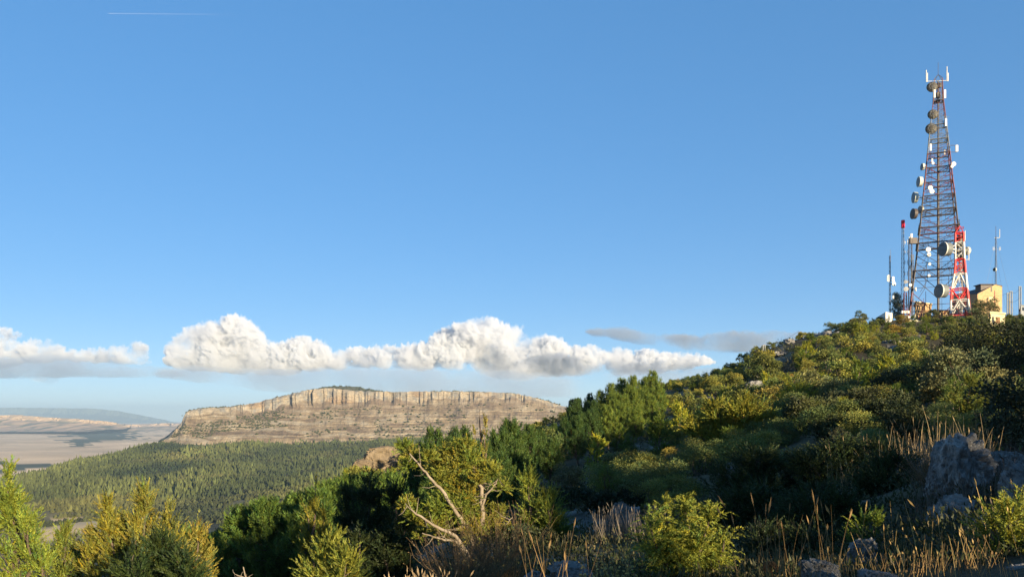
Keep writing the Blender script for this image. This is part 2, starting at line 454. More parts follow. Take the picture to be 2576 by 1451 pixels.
escarpment('mountain', [(-300, 1030), (-100, 1024), (40, 1025), (150, 1026), (235, 1027), (290, 1032), (340, 1041), (400, 1053), (450, 1064), (520, 1078)], 24000, 2600, 1075,
           ((.07, .085, .07), (.08, .09, .07), (.06, .075, .06)), 9.0, 'long blue mountain ridge on the horizon', .35, -400)

# ------------------------------------------------------------------ haze
def build_haze():
    mt = NT('haze_air'); mt.n.remove(mt.b)
    pv = mt.new('VolumePrincipled')
    pv.inputs['Color'].default_value = (.33, .48, .66, 1)
    pv.inputs['Density'].default_value = HAZE
    pv.inputs['Anisotropy'].default_value = 0.0
    mt.ln(pv.outputs[0], mt.out.inputs['Volume'])
    x, y0, y1, z0, z1 = 33000, -33000, 33000, PLAIN - 12 - 400, 460
    V = [(sx * x, sy, sz) for sz in (z0, z1) for sx, sy in ((-1, y0), (1, y0), (1, y1), (-1, y1))]
    f = [(0, 3, 2, 1), (4, 5, 6, 7), (0, 1, 5, 4), (1, 2, 6, 5), (2, 3, 7, 6), (3, 0, 4, 7)]
    link('haze', mesh_np('haze', V, np.array(f)), mt.m, kind='stuff', label='thin blue evening haze filling the valley air')
HAZE = 5.5e-5
build_haze()
# ------------------------------------------------------------------ clouds
def remeshed(V, Fc, voxel):
    me = mesh_np('tmp', V, Fc)
    o = bpy.data.objects.new('tmp', me); COL.objects.link(o)
    md = o.modifiers.new('r', 'REMESH'); md.mode = 'VOXEL'; md.voxel_size = voxel
    dg = bpy.context.evaluated_depsgraph_get()
    ev = o.evaluated_get(dg).to_mesh()
    n = len(ev.vertices); co = np.empty(n * 3); ev.vertices.foreach_get('co', co)
    no = np.empty(n * 3); ev.vertices.foreach_get('normal', no)
    nf = len(ev.polygons); lv = np.empty(len(ev.loops), np.int32); ev.loops.foreach_get('vertex_index', lv)
    o.evaluated_get(dg).to_mesh_clear()
    bpy.data.objects.remove(o); bpy.data.meshes.remove(me)
    return co.reshape(-1, 3), no.reshape(-1, 3), lv.reshape(nf, -1)

def ico():
    p = (1 + 5 ** .5) / 2
    V = np.array([(-1, p, 0), (1, p, 0), (-1, -p, 0), (1, -p, 0), (0, -1, p), (0, 1, p), (0, -1, -p), (0, 1, -p), (p, 0, -1), (p, 0, 1), (-p, 0, -1), (-p, 0, 1)], float)
    V /= np.linalg.norm(V[0])
    Fc = [(0, 11, 5), (0, 5, 1), (0, 1, 7), (0, 7, 10), (0, 10, 11), (1, 5, 9), (5, 11, 4), (11, 10, 2), (10, 7, 6), (7, 1, 8), (3, 9, 4), (3, 4, 2), (3, 2, 6), (3, 6, 8), (3, 8, 9), (4, 9, 5), (2, 4, 11), (6, 2, 10), (8, 6, 7), (9, 8, 1)]
    V = list(map(tuple, V)); 
    for _ in range(2):
        mid = {}; out = []
        def m(a, b):
            k = (min(a, b), max(a, b))
            if k not in mid:
                q = np.array(V[a]) + np.array(V[b]); V.append(tuple(q / np.linalg.norm(q))); mid[k] = len(V) - 1
            return mid[k]
        for a, b, c in Fc:
            x, y, z = m(a, b), m(b, c), m(c, a); out += [(a, x, z), (b, y, x), (c, z, y), (x, y, z)]
        Fc = out
    return np.array(V), np.array(Fc)
ICO_V, ICO_F = ico()

def cloud_material(name, density, colour=(1, 1, 1), aniso=0.0, ragged=0.0, size=900.0, base=(0, 1, 1)):
    mt = NT(name); mt.n.remove(mt.b)
    pv = mt.new('VolumePrincipled')
    pv.inputs['Color'].default_value = (*colour, 1)
    pv.inputs['Density'].default_value = density
    pv.inputs['Anisotropy'].default_value = aniso
    mt.ln(pv.outputs[0], mt.out.inputs['Volume'])
    if ragged:
        n = mt.noise(1 / size, 4, .56)
        r = mt.new('MapRange'); r.inputs['From Min'].default_value = .5 - .16 * ragged; r.inputs['From Max'].default_value = .62
        r.inputs['To Max'].default_value = density
        mt.ln(n, r.inputs['Value'])
        sx = mt.new('SeparateXYZ'); mt.ln(mt.new('TexCoord').outputs['Object'], sx.inputs[0])
        g = mt.new('MapRange'); g.inputs['From Min'].default_value = base[0]; g.inputs['From Max'].default_value = base[1]; g.inputs['To Min'].default_value = base[2]   # thinner near the base
        mt.ln(sx.outputs[2], g.inputs['Value'])
        mu = mt.new('Math'); mu.operation = 'MULTIPLY'; mt.ln(r.outputs[0], mu.inputs[0]); mt.ln(g.outputs[0], mu.inputs[1]); mt.ln(mu.outputs[0], pv.inputs['Density'])
        mt.m.cycles.volume_step_rate = .03
    return mt.m

def cloud(name, tops, bottoms, Y, mat, seed, label, rmin=11, rmax=32, step=11, flat=1.0, voxel=58, rough=1.0, depth=70, small=1.0):
    rng = np.random.default_rng(seed)
    px = Y / F
    Vs, Fs, n = [], [], 0
    u0, u1 = tops[0][0], tops[-1][0]
    def add(u, v, r, dy):
        nonlocal n
        c = at(u, v, Y); c[1] += dy * px
        c[0] *= 1
        Vs.append(ICO_V * r * px * np.array([1.15 / flat ** .5, 1.3, flat]) + c); Fs.append(ICO_F + n); n += len(ICO_V)
    u = u0
    while u <= u1:
        t, b = float(interp(u, tops)), float(interp(u, bottoms))
        hgt = max(b - t, 4)
        r = min(rng.uniform(rmin, rmax), hgt * .48 / flat)
        add(u, t + r * flat, r, rng.uniform(-.2, .5) * depth)
        v = t + r * flat * 1.5
        while v < b - 6:
            r2 = min(rng.uniform(rmin, rmax) * 1.15, max(8, (b - v) / flat))
            add(u + rng.uniform(-12, 12), min(v + r2 * flat * .3, b - r2 * flat * .8), r2, rng.uniform(-.8, .4) * depth)
            v += r2 * flat * .8
        u += step * rng.uniform(.6, 1.3)
    co, no, fc = remeshed(np.concatenate(Vs), np.concatenate(Fs), voxel)
    q = co / (px * 26)
    d = (1 - np.abs(fbm(q + seed, 3, .55)) * 1.5) * 14 * rough + (1 - np.abs(fbm(q * 2.6 + seed * 2, 3, .6)) * 1.5) * 8.5 * rough + fbm(q * 7 + seed, 3, .6) * 3 * rough - 11.0 * rough
    low = np.clip((co[:, 2] / px - (V0 - np.interp(co[:, 0] / px + U0, [p[0] for p in bottoms], [p[1] for p in bottoms]))) / 22, .12, 1)
    co = co + no * (d * px * low)[:, None] * np.array([1, 1, flat ** .5])
    me = mesh_np(name, co, fc, None, True)
    return link(name, me, mat, label=label, category='cloud', group='clouds along the horizon')
def build_clouds():
    mc = cloud_material('cumulus_vapour', .0085, (.79, .815, .86), ragged=.50, size=1800, base=(1450, 2250, .10))
    mg = cloud_material('stratus_vapour', .0011, (.46, .54, .67), ragged=.9, size=3000)  # grey vapour put in front of the banks for their shadowed bases
    ml = cloud_material('lens_vapour', .0026, (.34, .40, .50), ragged=.8, size=1800)
    cloud('cumulus_cloud', [(438, 905), (452, 862), (490, 814), (510, 808), (540, 815), (575, 806), (610, 808), (640, 825), (665, 850), (700, 868), (730, 855), (760, 850), (800, 858), (822, 892), (850, 886), (900, 874), (960, 866), (1000, 878), (1050, 872), (1090, 858),
          (1120, 830), (1150, 812), (1180, 808), (1210, 798), (1260, 811), (1310, 825), (1340, 835), (1370, 845), (1400, 855), (1450, 876), (1490, 884), (1530, 882), (1560, 874), (1590, 888), (1625, 879), (1660, 892), (1700, 882), (1740, 893), (1805, 905)],
          [(438, 915), (470, 930), (700, 944), (800, 930), (1000, 928), (1100, 930), (1200, 942), (1320, 956), (1345, 946), (1500, 946), (1650, 940), (1805, 915)], 30000, mc, 3, 'long bank of bright white cumulus towers above the mesa')
    cloud('cumulus_cloud', [(-60, 815), (0, 824), (18, 828), (40, 850), (62, 862), (90, 852), (125, 858), (140, 880), (200, 884), (240, 878), (290, 868), (330, 858), (352, 868), (362, 905)],
          [(-60, 930), (60, 915), (140, 905), (200, 912), (300, 915), (362, 916)], 30500, mc, 8, 'white cumulus puffs at the left edge of the sky')
    cloud('stratus_cloud', [(-80, 905), (120, 890), (300, 905), (400, 925), (480, 944)], [(-80, 955), (100, 950), (300, 950), (480, 950)], 28500, mg, 5, 'flat grey-blue cloud shelf under the left cumulus puffs', 16, 26, 20, .4, 110, .8, 60, 0)
    cloud('stratus_cloud', [(440, 918), (700, 930), (1000, 918), (1400, 938), (1800, 922)], [(440, 952), (700, 985), (1000, 1000), (1400, 1000), (1800, 985)], 28000, mg, 6, 'flat grey-blue cloud base beneath the white cumulus bank', 18, 30, 20, .4, 130, .8, 60, 0)
    cloud('stratus_cloud', [(1470, 832), (1510, 824), (1560, 822), (1600, 834), (1640, 842), (1700, 838), (1745, 850), (1790, 838), (1850, 830), (1960, 833), (2060, 842)],
          [(1470, 837), (1540, 850), (1600, 860), (1700, 876), (1760, 886), (1850, 888), (2060, 888)], 26000, ml, 7, 'streaked grey lens-shaped cloud left of the hill top', 10, 18, 12, .42, 90, .7, 60, 0)
    cloud('stratus_cloud', [(80, 940), (110, 935), (140, 945)], [(80, 955), (110, 966), (140, 955)], 29000, cloud_material('wisp_vapour', .0004, (.9, .94, 1)), 9, 'small grey cloud wisp below the left cloud shelf', 8, 14, 9, .7, 70, 1.0, 60, 0)
    # vapour trail
    mt = NT('contrail_ice')
    mt.b.inputs['Base Color'].default_value = (.9, .9, .9, 1)
    tc = mt.new('TexCoord'); sx = mt.new('SeparateXYZ'); mt.ln(tc.outputs['Generated'], sx.inputs[0])
    mt.ln(mt.ramp(sx.outputs[0], [(0, (.07, .07, .07)), (.06, (.03, .03, .03)), (.45, (.018, .018, .018)), (1, (0, 0, 0))]), mt.b.inputs['Alpha'])
    Y = 20000
    n, k = 60, 8
    us = np.linspace(272, 600, n); P = np.array([at(u, 34.5 + (u - 272) * .009, Y) for u in us])
    rad = np.interp(us, [272, 276, 300, 600], [1, 9, 11, 17])
    a = np.linspace(0, 2 * math.pi, k, endpoint=False)
    V = (P[:, None] + rad[:, None, None] * np.stack([0 * a, np.cos(a), np.sin(a)], -1)[None]).reshape(-1, 3)
    link('contrail', mesh_np('contrail', V, grid_faces(n, k, True), None, True), mt.m, label='thin white aircraft contrail high in the blue sky', category='contrail')
build_clouds()
# ------------------------------------------------------------------ plants: shared builders
def unit(v): return v / np.maximum(np.linalg.norm(v, axis=-1, keepdims=True), 1e-9)
def rand_dirs(rng, n): return unit(rng.normal(size=(n, 3)))
UP = np.array([0, 0, 1.0])

class Crown:
    """Collects leaf-sized faces."""
    def __init__(s): s.P, s.D, s.L, s.W, s.C, s.T = [], [], [], [], [], []
    def leaves(s, P, D, L, W, C, needle=False):
        n = len(P); s.T.append(np.full(n, needle))
        s.P.append(P); s.D.append(unit(D)); s.L.append(np.broadcast_to(L, n)); s.W.append(np.broadcast_to(W, n)); s.C.append(np.broadcast_to(C, (n, 3)))
    def sprays(s, rng, P0, D, L, n, ll, lw, col, droop=.15, spread=.9, var=.22):
        """Feathery branchlets: leaves set along axes P0 + D*L that sag a little towards the tip."""
        m = len(P0); D = unit(D)
        L = np.broadcast_to(L, m)
        t = np.tile((np.arange(n) + .5) / n, (m, 1)) + rng.uniform(-.5, .5, (m, n)) / n
        A = P0[:, None] + D[:, None] * (L[:, None] * t)[..., None]
        A[..., 2] -= droop * (L[:, None] * t * t)
        ax = D[:, None] - np.array([0, 0, 1.0]) * (2 * droop * t)[..., None]
        lat = rng.normal(size=(m, n, 3)); lat -= (lat * ax).sum(-1, keepdims=True) * ax; lat = unit(lat)
        d = unit(ax * (.55 + .7 * t)[..., None] + lat * (spread * (1 - .45 * t))[..., None])
        b = (1 + var * rng.normal(size=(m, 1, 1))) * (1 + .16 * rng.normal(size=(m, n, 1)))
        hue = 1 + np.array([.16, .04, -.12]) * rng.normal(size=(m, 1, 1))
        C = np.clip(np.asarray(col) * b * hue, .008, .5)
        sz = (1 - .35 * t) * rng.uniform(.75, 1.25, (m, n))
        s.leaves(A.reshape(-1, 3), d.reshape(-1, 3), (ll * sz).ravel(), (lw * sz * 1.15).ravel(), C.reshape(-1, 3), True)
    def mesh(s, name, rng):
        P, D, L, W, C, T = (np.concatenate(x) for x in (s.P, s.D, s.L, s.W, s.C, s.T))
        S = rng.normal(size=P.shape); S -= (S * D).sum(-1, keepdims=True) * D; S = unit(S)
        n = len(P)
        bend = np.cross(D, S) * (L * .08)[:, None]
        C = np.clip(C * 1.2, 0, .6); q = ~T; a, b = int(q.sum()), int(T.sum())
        def h(k): return S[k] * (W[k] * .5)[:, None]
        def along(k, f): return P[k] + D[k] * (L[k] * f)[:, None]
        V4 = np.stack([P[q], along(q, .5) + h(q) + bend[q], along(q, 1), along(q, .5) - h(q) + bend[q]], 1).reshape(-1, 3)
        V3 = np.stack([along(T, .15) + h(T), along(T, 1), along(T, .15) - h(T)], 1).reshape(-1, 3)
        return mesh_np(name, np.concatenate([V4, V3]), [np.arange(a * 4).reshape(a, 4), np.arange(b * 3).reshape(b, 3) + a * 4], np.concatenate([np.repeat(C[q], 4, 0), np.repeat(C[T], 3, 0)]))

class Wood:
    def __init__(s): s.V, s.F, s.n = [], [], 0
    def tube(s, pts, radii, k=6):
        pts = np.asarray(pts, float); radii = np.broadcast_to(radii, len(pts))
        t = unit(np.gradient(pts, axis=0))
        a = np.cross(t, [.31, .77, .55]); a = unit(a); b = np.cross(t, a)
        an = np.linspace(0, 2 * math.pi, k, endpoint=False)
        V = pts[:, None] + radii[:, None, None] * (np.cos(an)[None, :, None] * a[:, None] + np.sin(an)[None, :, None] * b[:, None])
        f = grid_faces(len(pts), k, True)
        s.V.append(V.reshape(-1, 3)); s.F.append(f + s.n); s.n += len(pts) * k
    def limb(s, rng, p0, p1, r0, r1, bow=.12, n=6, k=5):
        p0, p1 = np.asarray(p0, float), np.asarray(p1, float)
        L = np.linalg.norm(p1 - p0); t = np.linspace(0, 1, n)[:, None]
        off = rng.normal(size=3) * bow * L; off[2] = -abs(off[2]) * .6
        pts = p0 * (1 - t) + p1 * t + off * np.sin(math.pi * t) + rng.normal(size=(n, 3)) * .02 * L * np.sin(math.pi * t)
        s.tube(pts, np.linspace(r0, r1, n), k)
        return pts
    def mesh(s, name): return mesh_np(name, np.concatenate(s.V), np.concatenate(s.F), None, True)

def leaf_material(name):
    m = NT(name)
    oi = m.new('ObjectInfo')
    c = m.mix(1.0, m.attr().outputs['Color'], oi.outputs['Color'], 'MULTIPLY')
    m.base(c)
    m.b.inputs['Roughness'].default_value = .55
    m.b.inputs['Specular IOR Level'].default_value = .2
    tr = m.new('BsdfTranslucent'); m.ln(c, tr.inputs[0])
    mx = m.new('MixShader'); mx.inputs[0].default_value = .22
    m.ln(m.b.outputs[0], mx.inputs[1]); m.ln(tr.outputs[0], mx.inputs[2]); m.ln(mx.outputs[0], m.out.inputs[0])
    return m.m
LEAF = leaf_material('leaf')
def bark_material(name, a, b):
    m = NT(name)
    n = m.noise(9, 5, .6, stretch=(1, 1, .25))
    m.bump(m.noise(30, 4, .6), .6, .02)
    return m.base(m.ramp(n, [(.3, a), (.7, b)]))
BARK = bark_material('bark', (.05, .037, .027), (.13, .10, .072))
PALE_BARK = bark_material('weathered_bark', (.14, .112, .08), (.27, .23, .175))

JUN, GOLD, PINE, OAK = (.098, .122, .020), (.152, .146, .022), (.052, .084, .020), (.088, .096, .034)

def juniper(seed, leaders, col, n_sprays, leaf=(.05, .014), n_leaf=24, spray=.26, shape=.8, droop=.12, up=.55, col2=None):
    """leaders: (dx, dy, height, radius). Returns trunk mesh, crown mesh."""
    rng = np.random.default_rng(seed); cr, wd = Crown(), Wood()
    tot = sum(h * r for _, _, h, r in leaders)
    for dx, dy, h, r in leaders:
        foot = np.array([dx * .25, dy * .25, -.25]); tip = np.array([dx, dy, h * .97])
        ax = wd.limb(rng, foot, tip, .035 * h + .015, .004, .04, 9, 6)
        n = max(10, int(n_sprays * h * r / tot)); nb = max(6, n // 9)
        f = rng.uniform(.02, 1, nb) ** 1.15
        az = rng.uniform(0, 2 * math.pi, nb)
        env = r * np.clip((1 - f) ** shape * (.55 + .45 * np.minimum(1, f * 5)), .02, None) * rng.uniform(.62, 1.16, nb)
        lump = 1 + .28 * fbm(np.stack([np.cos(az) * 1.6, np.sin(az) * 1.6, f * 5 + seed], -1), 2)
        env = env * lump
        o = np.stack([np.interp(f, np.linspace(0, 1, 9), ax[:, k]) for k in range(3)], -1)
        tipb = o + np.stack([np.cos(az) * env, np.sin(az) * env, env * .35 + .05 * h], -1)
        for i in range(0, nb, 3):
            wd.limb(rng, o[i] - [0, 0, .06 * h * (1 - f[i])], tipb[i], .010 * h * (1 - f[i]) + .006, .003, .06, 4, 4)
        k = rng.integers(0, nb, n); q = rng.uniform(.25, 1.05, n) ** .7
        P = o[k] * (1 - q[:, None]) + tipb[k] * q[:, None] + rng.normal(size=(n, 3)) * .05 * (r + .2)
        D = unit(tipb[k] - o[k] + 1e-4) + UP * up + rng.normal(size=(n, 3)) * .42
        c = np.asarray(col)
        L = spray * rng.uniform(.6, 1.35, n) * (.75 + .25 * np.minimum(1, env[k] / (r * .5)))
        if col2 is not None:
            m = rng.random(n) < .3
            cr.sprays(rng, P[m], D[m], L[m], n_leaf, *leaf, col2, droop, .62)
            cr.sprays(rng, P[~m], D[~m], L[~m], n_leaf, *leaf, col, droop, .62)
        else: cr.sprays(rng, P, D, L, n_leaf, *leaf, col, droop, .62)
    return wd.mesh('trunk'), cr.mesh('crown', rng)

def pine(seed, h, r, col=PINE, dens=1.0, leaf=(.22, .045), bare=.18):
    rng = np.random.default_rng(seed); cr, wd = Crown(), Wood()
    lean = rng.normal(size=2) * .04 * h
    ax = wd.limb(rng, (0, 0, -.4), (lean[0], lean[1], h * .98), .022 * h + .03, .015, .015, 10, 6)
    zs = np.linspace(bare * h, h * .97, int(7.5 * h ** .5))
    for i, z in enumerate(zs):
        f = (z / h - bare) / (1 - bare)
        nb = rng.integers(4, 7); a0 = rng.uniform(0, 6.28)
        for j in range(nb):
            a = a0 + 6.283 * j / nb + rng.normal() * .25
            L = r * min(1, (1 - f) ** .65 * (.62 + .6 * min(1, f * 3.2))) * rng.uniform(.6, 1.15) + .12
            o = np.array([np.interp(z, ax[:, 2], ax[:, k]) for k in range(3)])
            t = o + np.array([math.cos(a) * L, math.sin(a) * L, L * rng.uniform(.25, .55) + .1])
            pts = wd.limb(rng, o, t, .012 * h * (1 - f) + .008, .005, .08, 4, 4) if j % 2 == 0 else np.array([o, (o + t) / 2, t])
            nc = max(1, int(1 + 1.9 * L)); m = int(dens * 5) * nc
            q = np.repeat(np.clip(1 - np.arange(nc) * .34 / max(L, .5) + rng.normal(size=nc) * .05, .3, 1), m // nc)
            m = len(q)
            P = o * (1 - q[:, None]) + t * q[:, None] + np.repeat(rng.normal(size=(nc, 3)) * .12 * L, m // nc, 0) + rng.normal(size=(m, 3)) * .09
            D = unit(t - o) * .3 + UP * 1.0 + rng.normal(size=(m, 3)) * .22
            cr.sprays(rng, P, D, .52 * rng.uniform(.7, 1.3, m), 13, *leaf, col, .0, .85, .25)
    P = ax[-3:] + 0; cr.sprays(rng, np.repeat(P, 3, 0), np.tile(UP, (9, 1)) + rng.normal(size=(9, 3)) * .3, .4, 14, *leaf, col, 0, 1.0)
    return wd.mesh('trunk'), cr.mesh('crown', rng)

def oak(seed, h, r, col=OAK, n_leaf=5200, leaf=(.10, .06), lumps=26, low=.12, var=.2):
    rng = np.random.default_rng(seed); cr, wd = Crown(), Wood()
    a = rng.uniform(0, 2 * math.pi, lumps); z = rng.uniform(low, .88, lumps) ** .9
    rr = r * np.sqrt(np.clip(1 - ((z - .38) / .66) ** 2, .04, 1)) * rng.uniform(.45, .92, lumps)
    C = np.stack([rr * np.cos(a), rr * np.sin(a), z * h * rng.uniform(.85, 1.04, lumps)], -1)
    R = (.24 + .15 * rng.random(lumps)) * (r * .75 + min(h, 1.6 * r) * .25)
    R = np.minimum(R, np.maximum(.12, h * 1.0 - C[:, 2]) + .1 * h)
    for i in range(lumps):
        if i % 2 == 0: wd.limb(rng, (rng.normal() * .05 * r, rng.normal() * .05 * r, -.2), C[i], .028 * h + .012, .006, .12, 6, 5)
    w = R ** 2 / (R ** 2).sum()
    for i in range(lumps):
        n = int(n_leaf * w[i]) + 8
        d = rand_dirs(rng, n); d[:, 2] = np.where(d[:, 2] < -.35, -d[:, 2], d[:, 2])
        rad = R[i] * rng.uniform(.55, 1.08, n) * (1 + .25 * fbm(d * 2.2 + seed + i, 2))
        P = C[i] + d * rad[:, None] * np.array([1, 1, .82])
        b = (1 + var * rng.normal()) * (1 + .2 * rng.normal(size=(n, 1)))
        hue = 1 + np.array([.14, .04, -.05]) * rng.normal()
        cr.leaves(P, d * .7 + rng.normal(size=(n, 3)) * .75 + UP * .2, leaf[0] * rng.uniform(.6, 1.3, n), leaf[1] * rng.uniform(.6, 1.3, n), np.clip(np.asarray(col) * b * hue, .008, .5))
    # loose twigs breaking the outline
    m = int(n_leaf * .012) + 10
    d = rand_dirs(rng, m); d[:, 2] = np.abs(d[:, 2]) * .8; k = rng.integers(0, lumps, m)
    cr.sprays(rng, C[k] + d * R[k, None] * .85, d + UP * .5, .3 * (R[k] + .2), 9, leaf[0], leaf[1], col, .0, 1.0)
    return wd.mesh('trunk'), cr.mesh('crown', rng)

def plant(name, meshes, loc, label, cat, group=None, rz=0., sc=1.0, tint=(1, 1, 1), bark=None):
    """An Empty at the foot with trunk and crown as its parts (copies share mesh data)."""
    o = bpy.data.objects.new(name, None); COL.objects.link(o)
    o.empty_display_size = .2
    o.location = loc; o.rotation_euler = (0, 0, rz)
    o.scale = sc if isinstance(sc, tuple) else (sc, sc, sc)
    o['label'] = label; o['category'] = cat
    if group: o['group'] = group
    t, c = meshes
    if not len(t.materials): t.materials.append(bark or BARK)
    if not len(c.materials): c.materials.append(LEAF)
    a = bpy.data.objects.new('trunk', t); COL.objects.link(a); a.parent = o
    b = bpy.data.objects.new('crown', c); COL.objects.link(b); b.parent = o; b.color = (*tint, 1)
    return o

def spot(u, Y): 
    x = (u - U0) / F * Y
    return x, Y, hz(x, Y)
def rise(u, v, Y):
    """Height above the ground of the point seen at (u, v), at depth Y."""
    x, y, z = spot(u, Y)
    return (V0 - v) / F * Y - z

# ------------------------------------------------------------------ near trees and bushes, each with its own shape
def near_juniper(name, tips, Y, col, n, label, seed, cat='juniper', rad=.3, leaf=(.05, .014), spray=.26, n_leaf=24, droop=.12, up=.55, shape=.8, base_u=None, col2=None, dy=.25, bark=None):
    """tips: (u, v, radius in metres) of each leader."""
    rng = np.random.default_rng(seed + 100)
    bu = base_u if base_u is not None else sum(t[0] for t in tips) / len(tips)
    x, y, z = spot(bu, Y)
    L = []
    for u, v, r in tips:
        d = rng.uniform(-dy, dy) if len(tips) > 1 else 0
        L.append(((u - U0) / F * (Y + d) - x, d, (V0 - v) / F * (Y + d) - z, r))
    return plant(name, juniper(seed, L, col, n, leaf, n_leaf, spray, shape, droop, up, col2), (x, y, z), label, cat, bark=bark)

def near_plants():
    G = (.118, .150, .022)
    near_juniper('juniper_tree', [(24, 1186, .52), (68, 1300, .42), (-60, 1240, .8), (105, 1385, .36)], 11, G, 3200, 'bright green juniper with pointed tip in the lower left corner', 1, shape=.7)
    near_juniper('juniper_tree', [(165, 1335, .4), (205, 1385, .36), (130, 1395, .36)], 11.5, (.118, .138, .024), 1700, 'low yellow-green juniper between the corner juniper and the golden one', 2)
    near_juniper('juniper_tree', [(268, 1262, .36), (238, 1335, .34), (305, 1312, .4)], 11.0, GOLD, 2200, 'golden juniper with slim pointed tip beside the taller golden juniper', 3, col2=(.13, .125, .03))
    near_juniper('juniper_tree', [(364, 1230, .48), (420, 1280, .42), (340, 1325, .5), (455, 1340, .42)], 10.8, GOLD, 3000, 'tallest golden juniper with several tips in front of the tan fields', 4, col2=(.13, .125, .03))
    near_juniper('juniper_tree', [(502, 1328, .34), (530, 1380, .3), (470, 1395, .4)], 10.6, (.165, .142, .026), 1300, 'small straw-gold juniper at the edge of the pine slope', 5)
    near_juniper('juniper_bush', [(400, 1372, .42), (330, 1400, .34), (470, 1405, .4)], 8.6, (.026, .042, .012), 1800, 'dark rounded bush standing in for the shadow below the golden junipers', 6, shape=.5)  # added dark bush takes the shape of a cast shadow
    near_juniper('juniper_tree', [(793, 1212, .20), (770, 1262, .20), (815, 1290, .22), (800, 1340, .22)], 15.5, (.135, .135, .022), 1000, 'thin sparse yellow-green juniper left of the dark juniper clump', 7, spray=.3, leaf=(.055, .018))
    near_juniper('juniper_bush', [(830, 1370, .26), (790, 1405, .22), (872, 1400, .22)], 8.5, (.135, .145, .022), 1300, 'small bright yellow-green juniper bush low beneath the dark clump', 8, shape=.5)
    near_juniper('juniper_tree', [(930, 1195, .75), (870, 1235, .6), (990, 1225, .7), (1030, 1290, .6)], 20, (.026, .038, .012), 2200, 'dense shade-darkened juniper clump left of the bare-limbed juniper', 9, leaf=(.075, .024), spray=.36)  # shade of the clump is put into its leaf colour
    near_juniper('juniper_tree', [(905, 1330, .5), (970, 1345, .5), (1010, 1385, .4)], 13, (.024, .035, .012), 1500, 'shade-darkened low juniper under the dense dark clump', 10, leaf=(.055, .017))
    near_juniper('juniper_tree', [(1330, 1200, .34), (1372, 1225, .3), (1390, 1290, .34), (1340, 1300, .4), (1365, 1345, .3)], 12.5, (.112, .138, .022), 1500, 'upright bright juniper right of the bare-limbed juniper', 11, spray=.28)
    near_juniper('juniper_bush', [(1635, 1310, .12), (1665, 1275, .12), (1725, 1282, .13), (1785, 1300, .12), (1822, 1355, .12), (1690, 1345, .2), (1760, 1360, .2), (1655, 1390, .18), (1800, 1410, .16)], 6.4, (.150, .165, .024), 1750,
                 'bright yellow-green juniper with drooping sprays at the bottom centre', 12, leaf=(.034, .0095), n_leaf=30, spray=.30, droop=.55, up=.9, shape=.6, dy=.2)
    D = (.028, .042, .014)  # leaf green darkened so the thicket's shade is in the colour
    near_juniper('juniper_bush', [(1900, 1150, .7), (1820, 1190, .6), (1985, 1160, .7)], 15, D, 2000, 'broad shade-darkened juniper behind the small white rocks', 13, leaf=(.06, .019), shape=.45, spray=.3)
    near_juniper('juniper_bush', [(2110, 1128, .7), (2040, 1150, .6), (2200, 1135, .7)], 14, D, 2000, 'broad shade-darkened juniper below the strip of dry grass', 14, leaf=(.06, .019), shape=.45, spray=.3)
    near_juniper('juniper_bush', [(2260, 1165, .45), (2210, 1215, .5), (2160, 1245, .5)], 11.5, D, 1100, 'shade-darkened juniper bush against the left side of the big boulder', 15, leaf=(.05, .016), shape=.45)
    near_juniper('juniper_bush', [(1860, 1255, .45), (1930, 1235, .5), (1800, 1290, .4)], 11, D, 1200, 'shade-darkened juniper bush just behind the drooping bright juniper', 16, leaf=(.05, .016), shape=.45)
    near_juniper('juniper_bush', [(2050, 1235, .5), (2120, 1270, .5), (1990, 1290, .45)], 10, D, 1300, 'shade-darkened juniper bush in the middle of the shaded thicket', 17, leaf=(.048, .015), shape=.45)
    near_juniper('juniper_bush', [(1910, 1345, .34), (1980, 1352, .34), (2060, 1360, .34)], 8.2, (.024, .036, .012), 1000, 'shade-darkened low juniper right of the drooping bright juniper', 18, leaf=(.042, .014), shape=.45)
    near_juniper('juniper_bush', [(2178, 1288, .12), (2205, 1300, .13), (2150, 1335, .12)], 7.6, (.115, .15, .024), 260, 'small lit juniper sprig left of the lower boulder', 19, leaf=(.036, .011), spray=.18)
    near_juniper('juniper_bush', [(2490, 1248, .09), (2535, 1285, .13), (2575, 1265, .14), (2550, 1340, .16), (2610, 1250, .2)], 5.4, (.155, .165, .024), 700, 'sunlit juniper branch in the lower right corner', 20, leaf=(.032, .010), spray=.2, droop=.2)
    near_juniper('juniper_tree', [(1800, 1018, .9), (1870, 1012, .95), (1735, 1062, .7), (1930, 1045, .8), (1960, 1080, .5)], 26, (.165, .165, .024), 3000, 'large sunlit yellow-green juniper dome halfway up the slope', 21, leaf=(.085, .03), spray=.4, shape=.42)
    near_juniper('juniper_tree', [(2440, 960, .55), (2390, 1000, .5), (2500, 985, .5)], 19, (.10, .118, .024), 900, 'olive green juniper in front of the pale-topped oak', 22, leaf=(.065, .022), spray=.32, shape=.5)
    near_juniper('juniper_tree', [(1207, 1018, .10), (1196, 1075, .14), (1222, 1060, .12), (1212, 1110, .2)], 27, (.14, .13, .03), 130, 'thin sparse treetop standing clear against the mesa slope', 23, leaf=(.09, .03), spray=.4, up=.8)

    def near_oak(u, v, Y, r, col, seed, label, n=7000, leaf=(.085, .05), low=.12, lumps=30, var=.2):  # oaks of the shaded slope have the shade worked into their leaf colour
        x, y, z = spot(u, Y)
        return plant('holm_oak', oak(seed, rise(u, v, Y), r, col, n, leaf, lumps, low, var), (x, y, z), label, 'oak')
    near_oak(2040, 938, 36, 1.5, (.108, .112, .040), 31, 'sunlit olive holm oak above the yellow-green juniper dome', leaf=(.11, .07), n=9000)
    near_oak(2120, 960, 33, 1.0, (.110, .112, .042), 32, 'smaller olive holm oak right of the large sunlit oak')
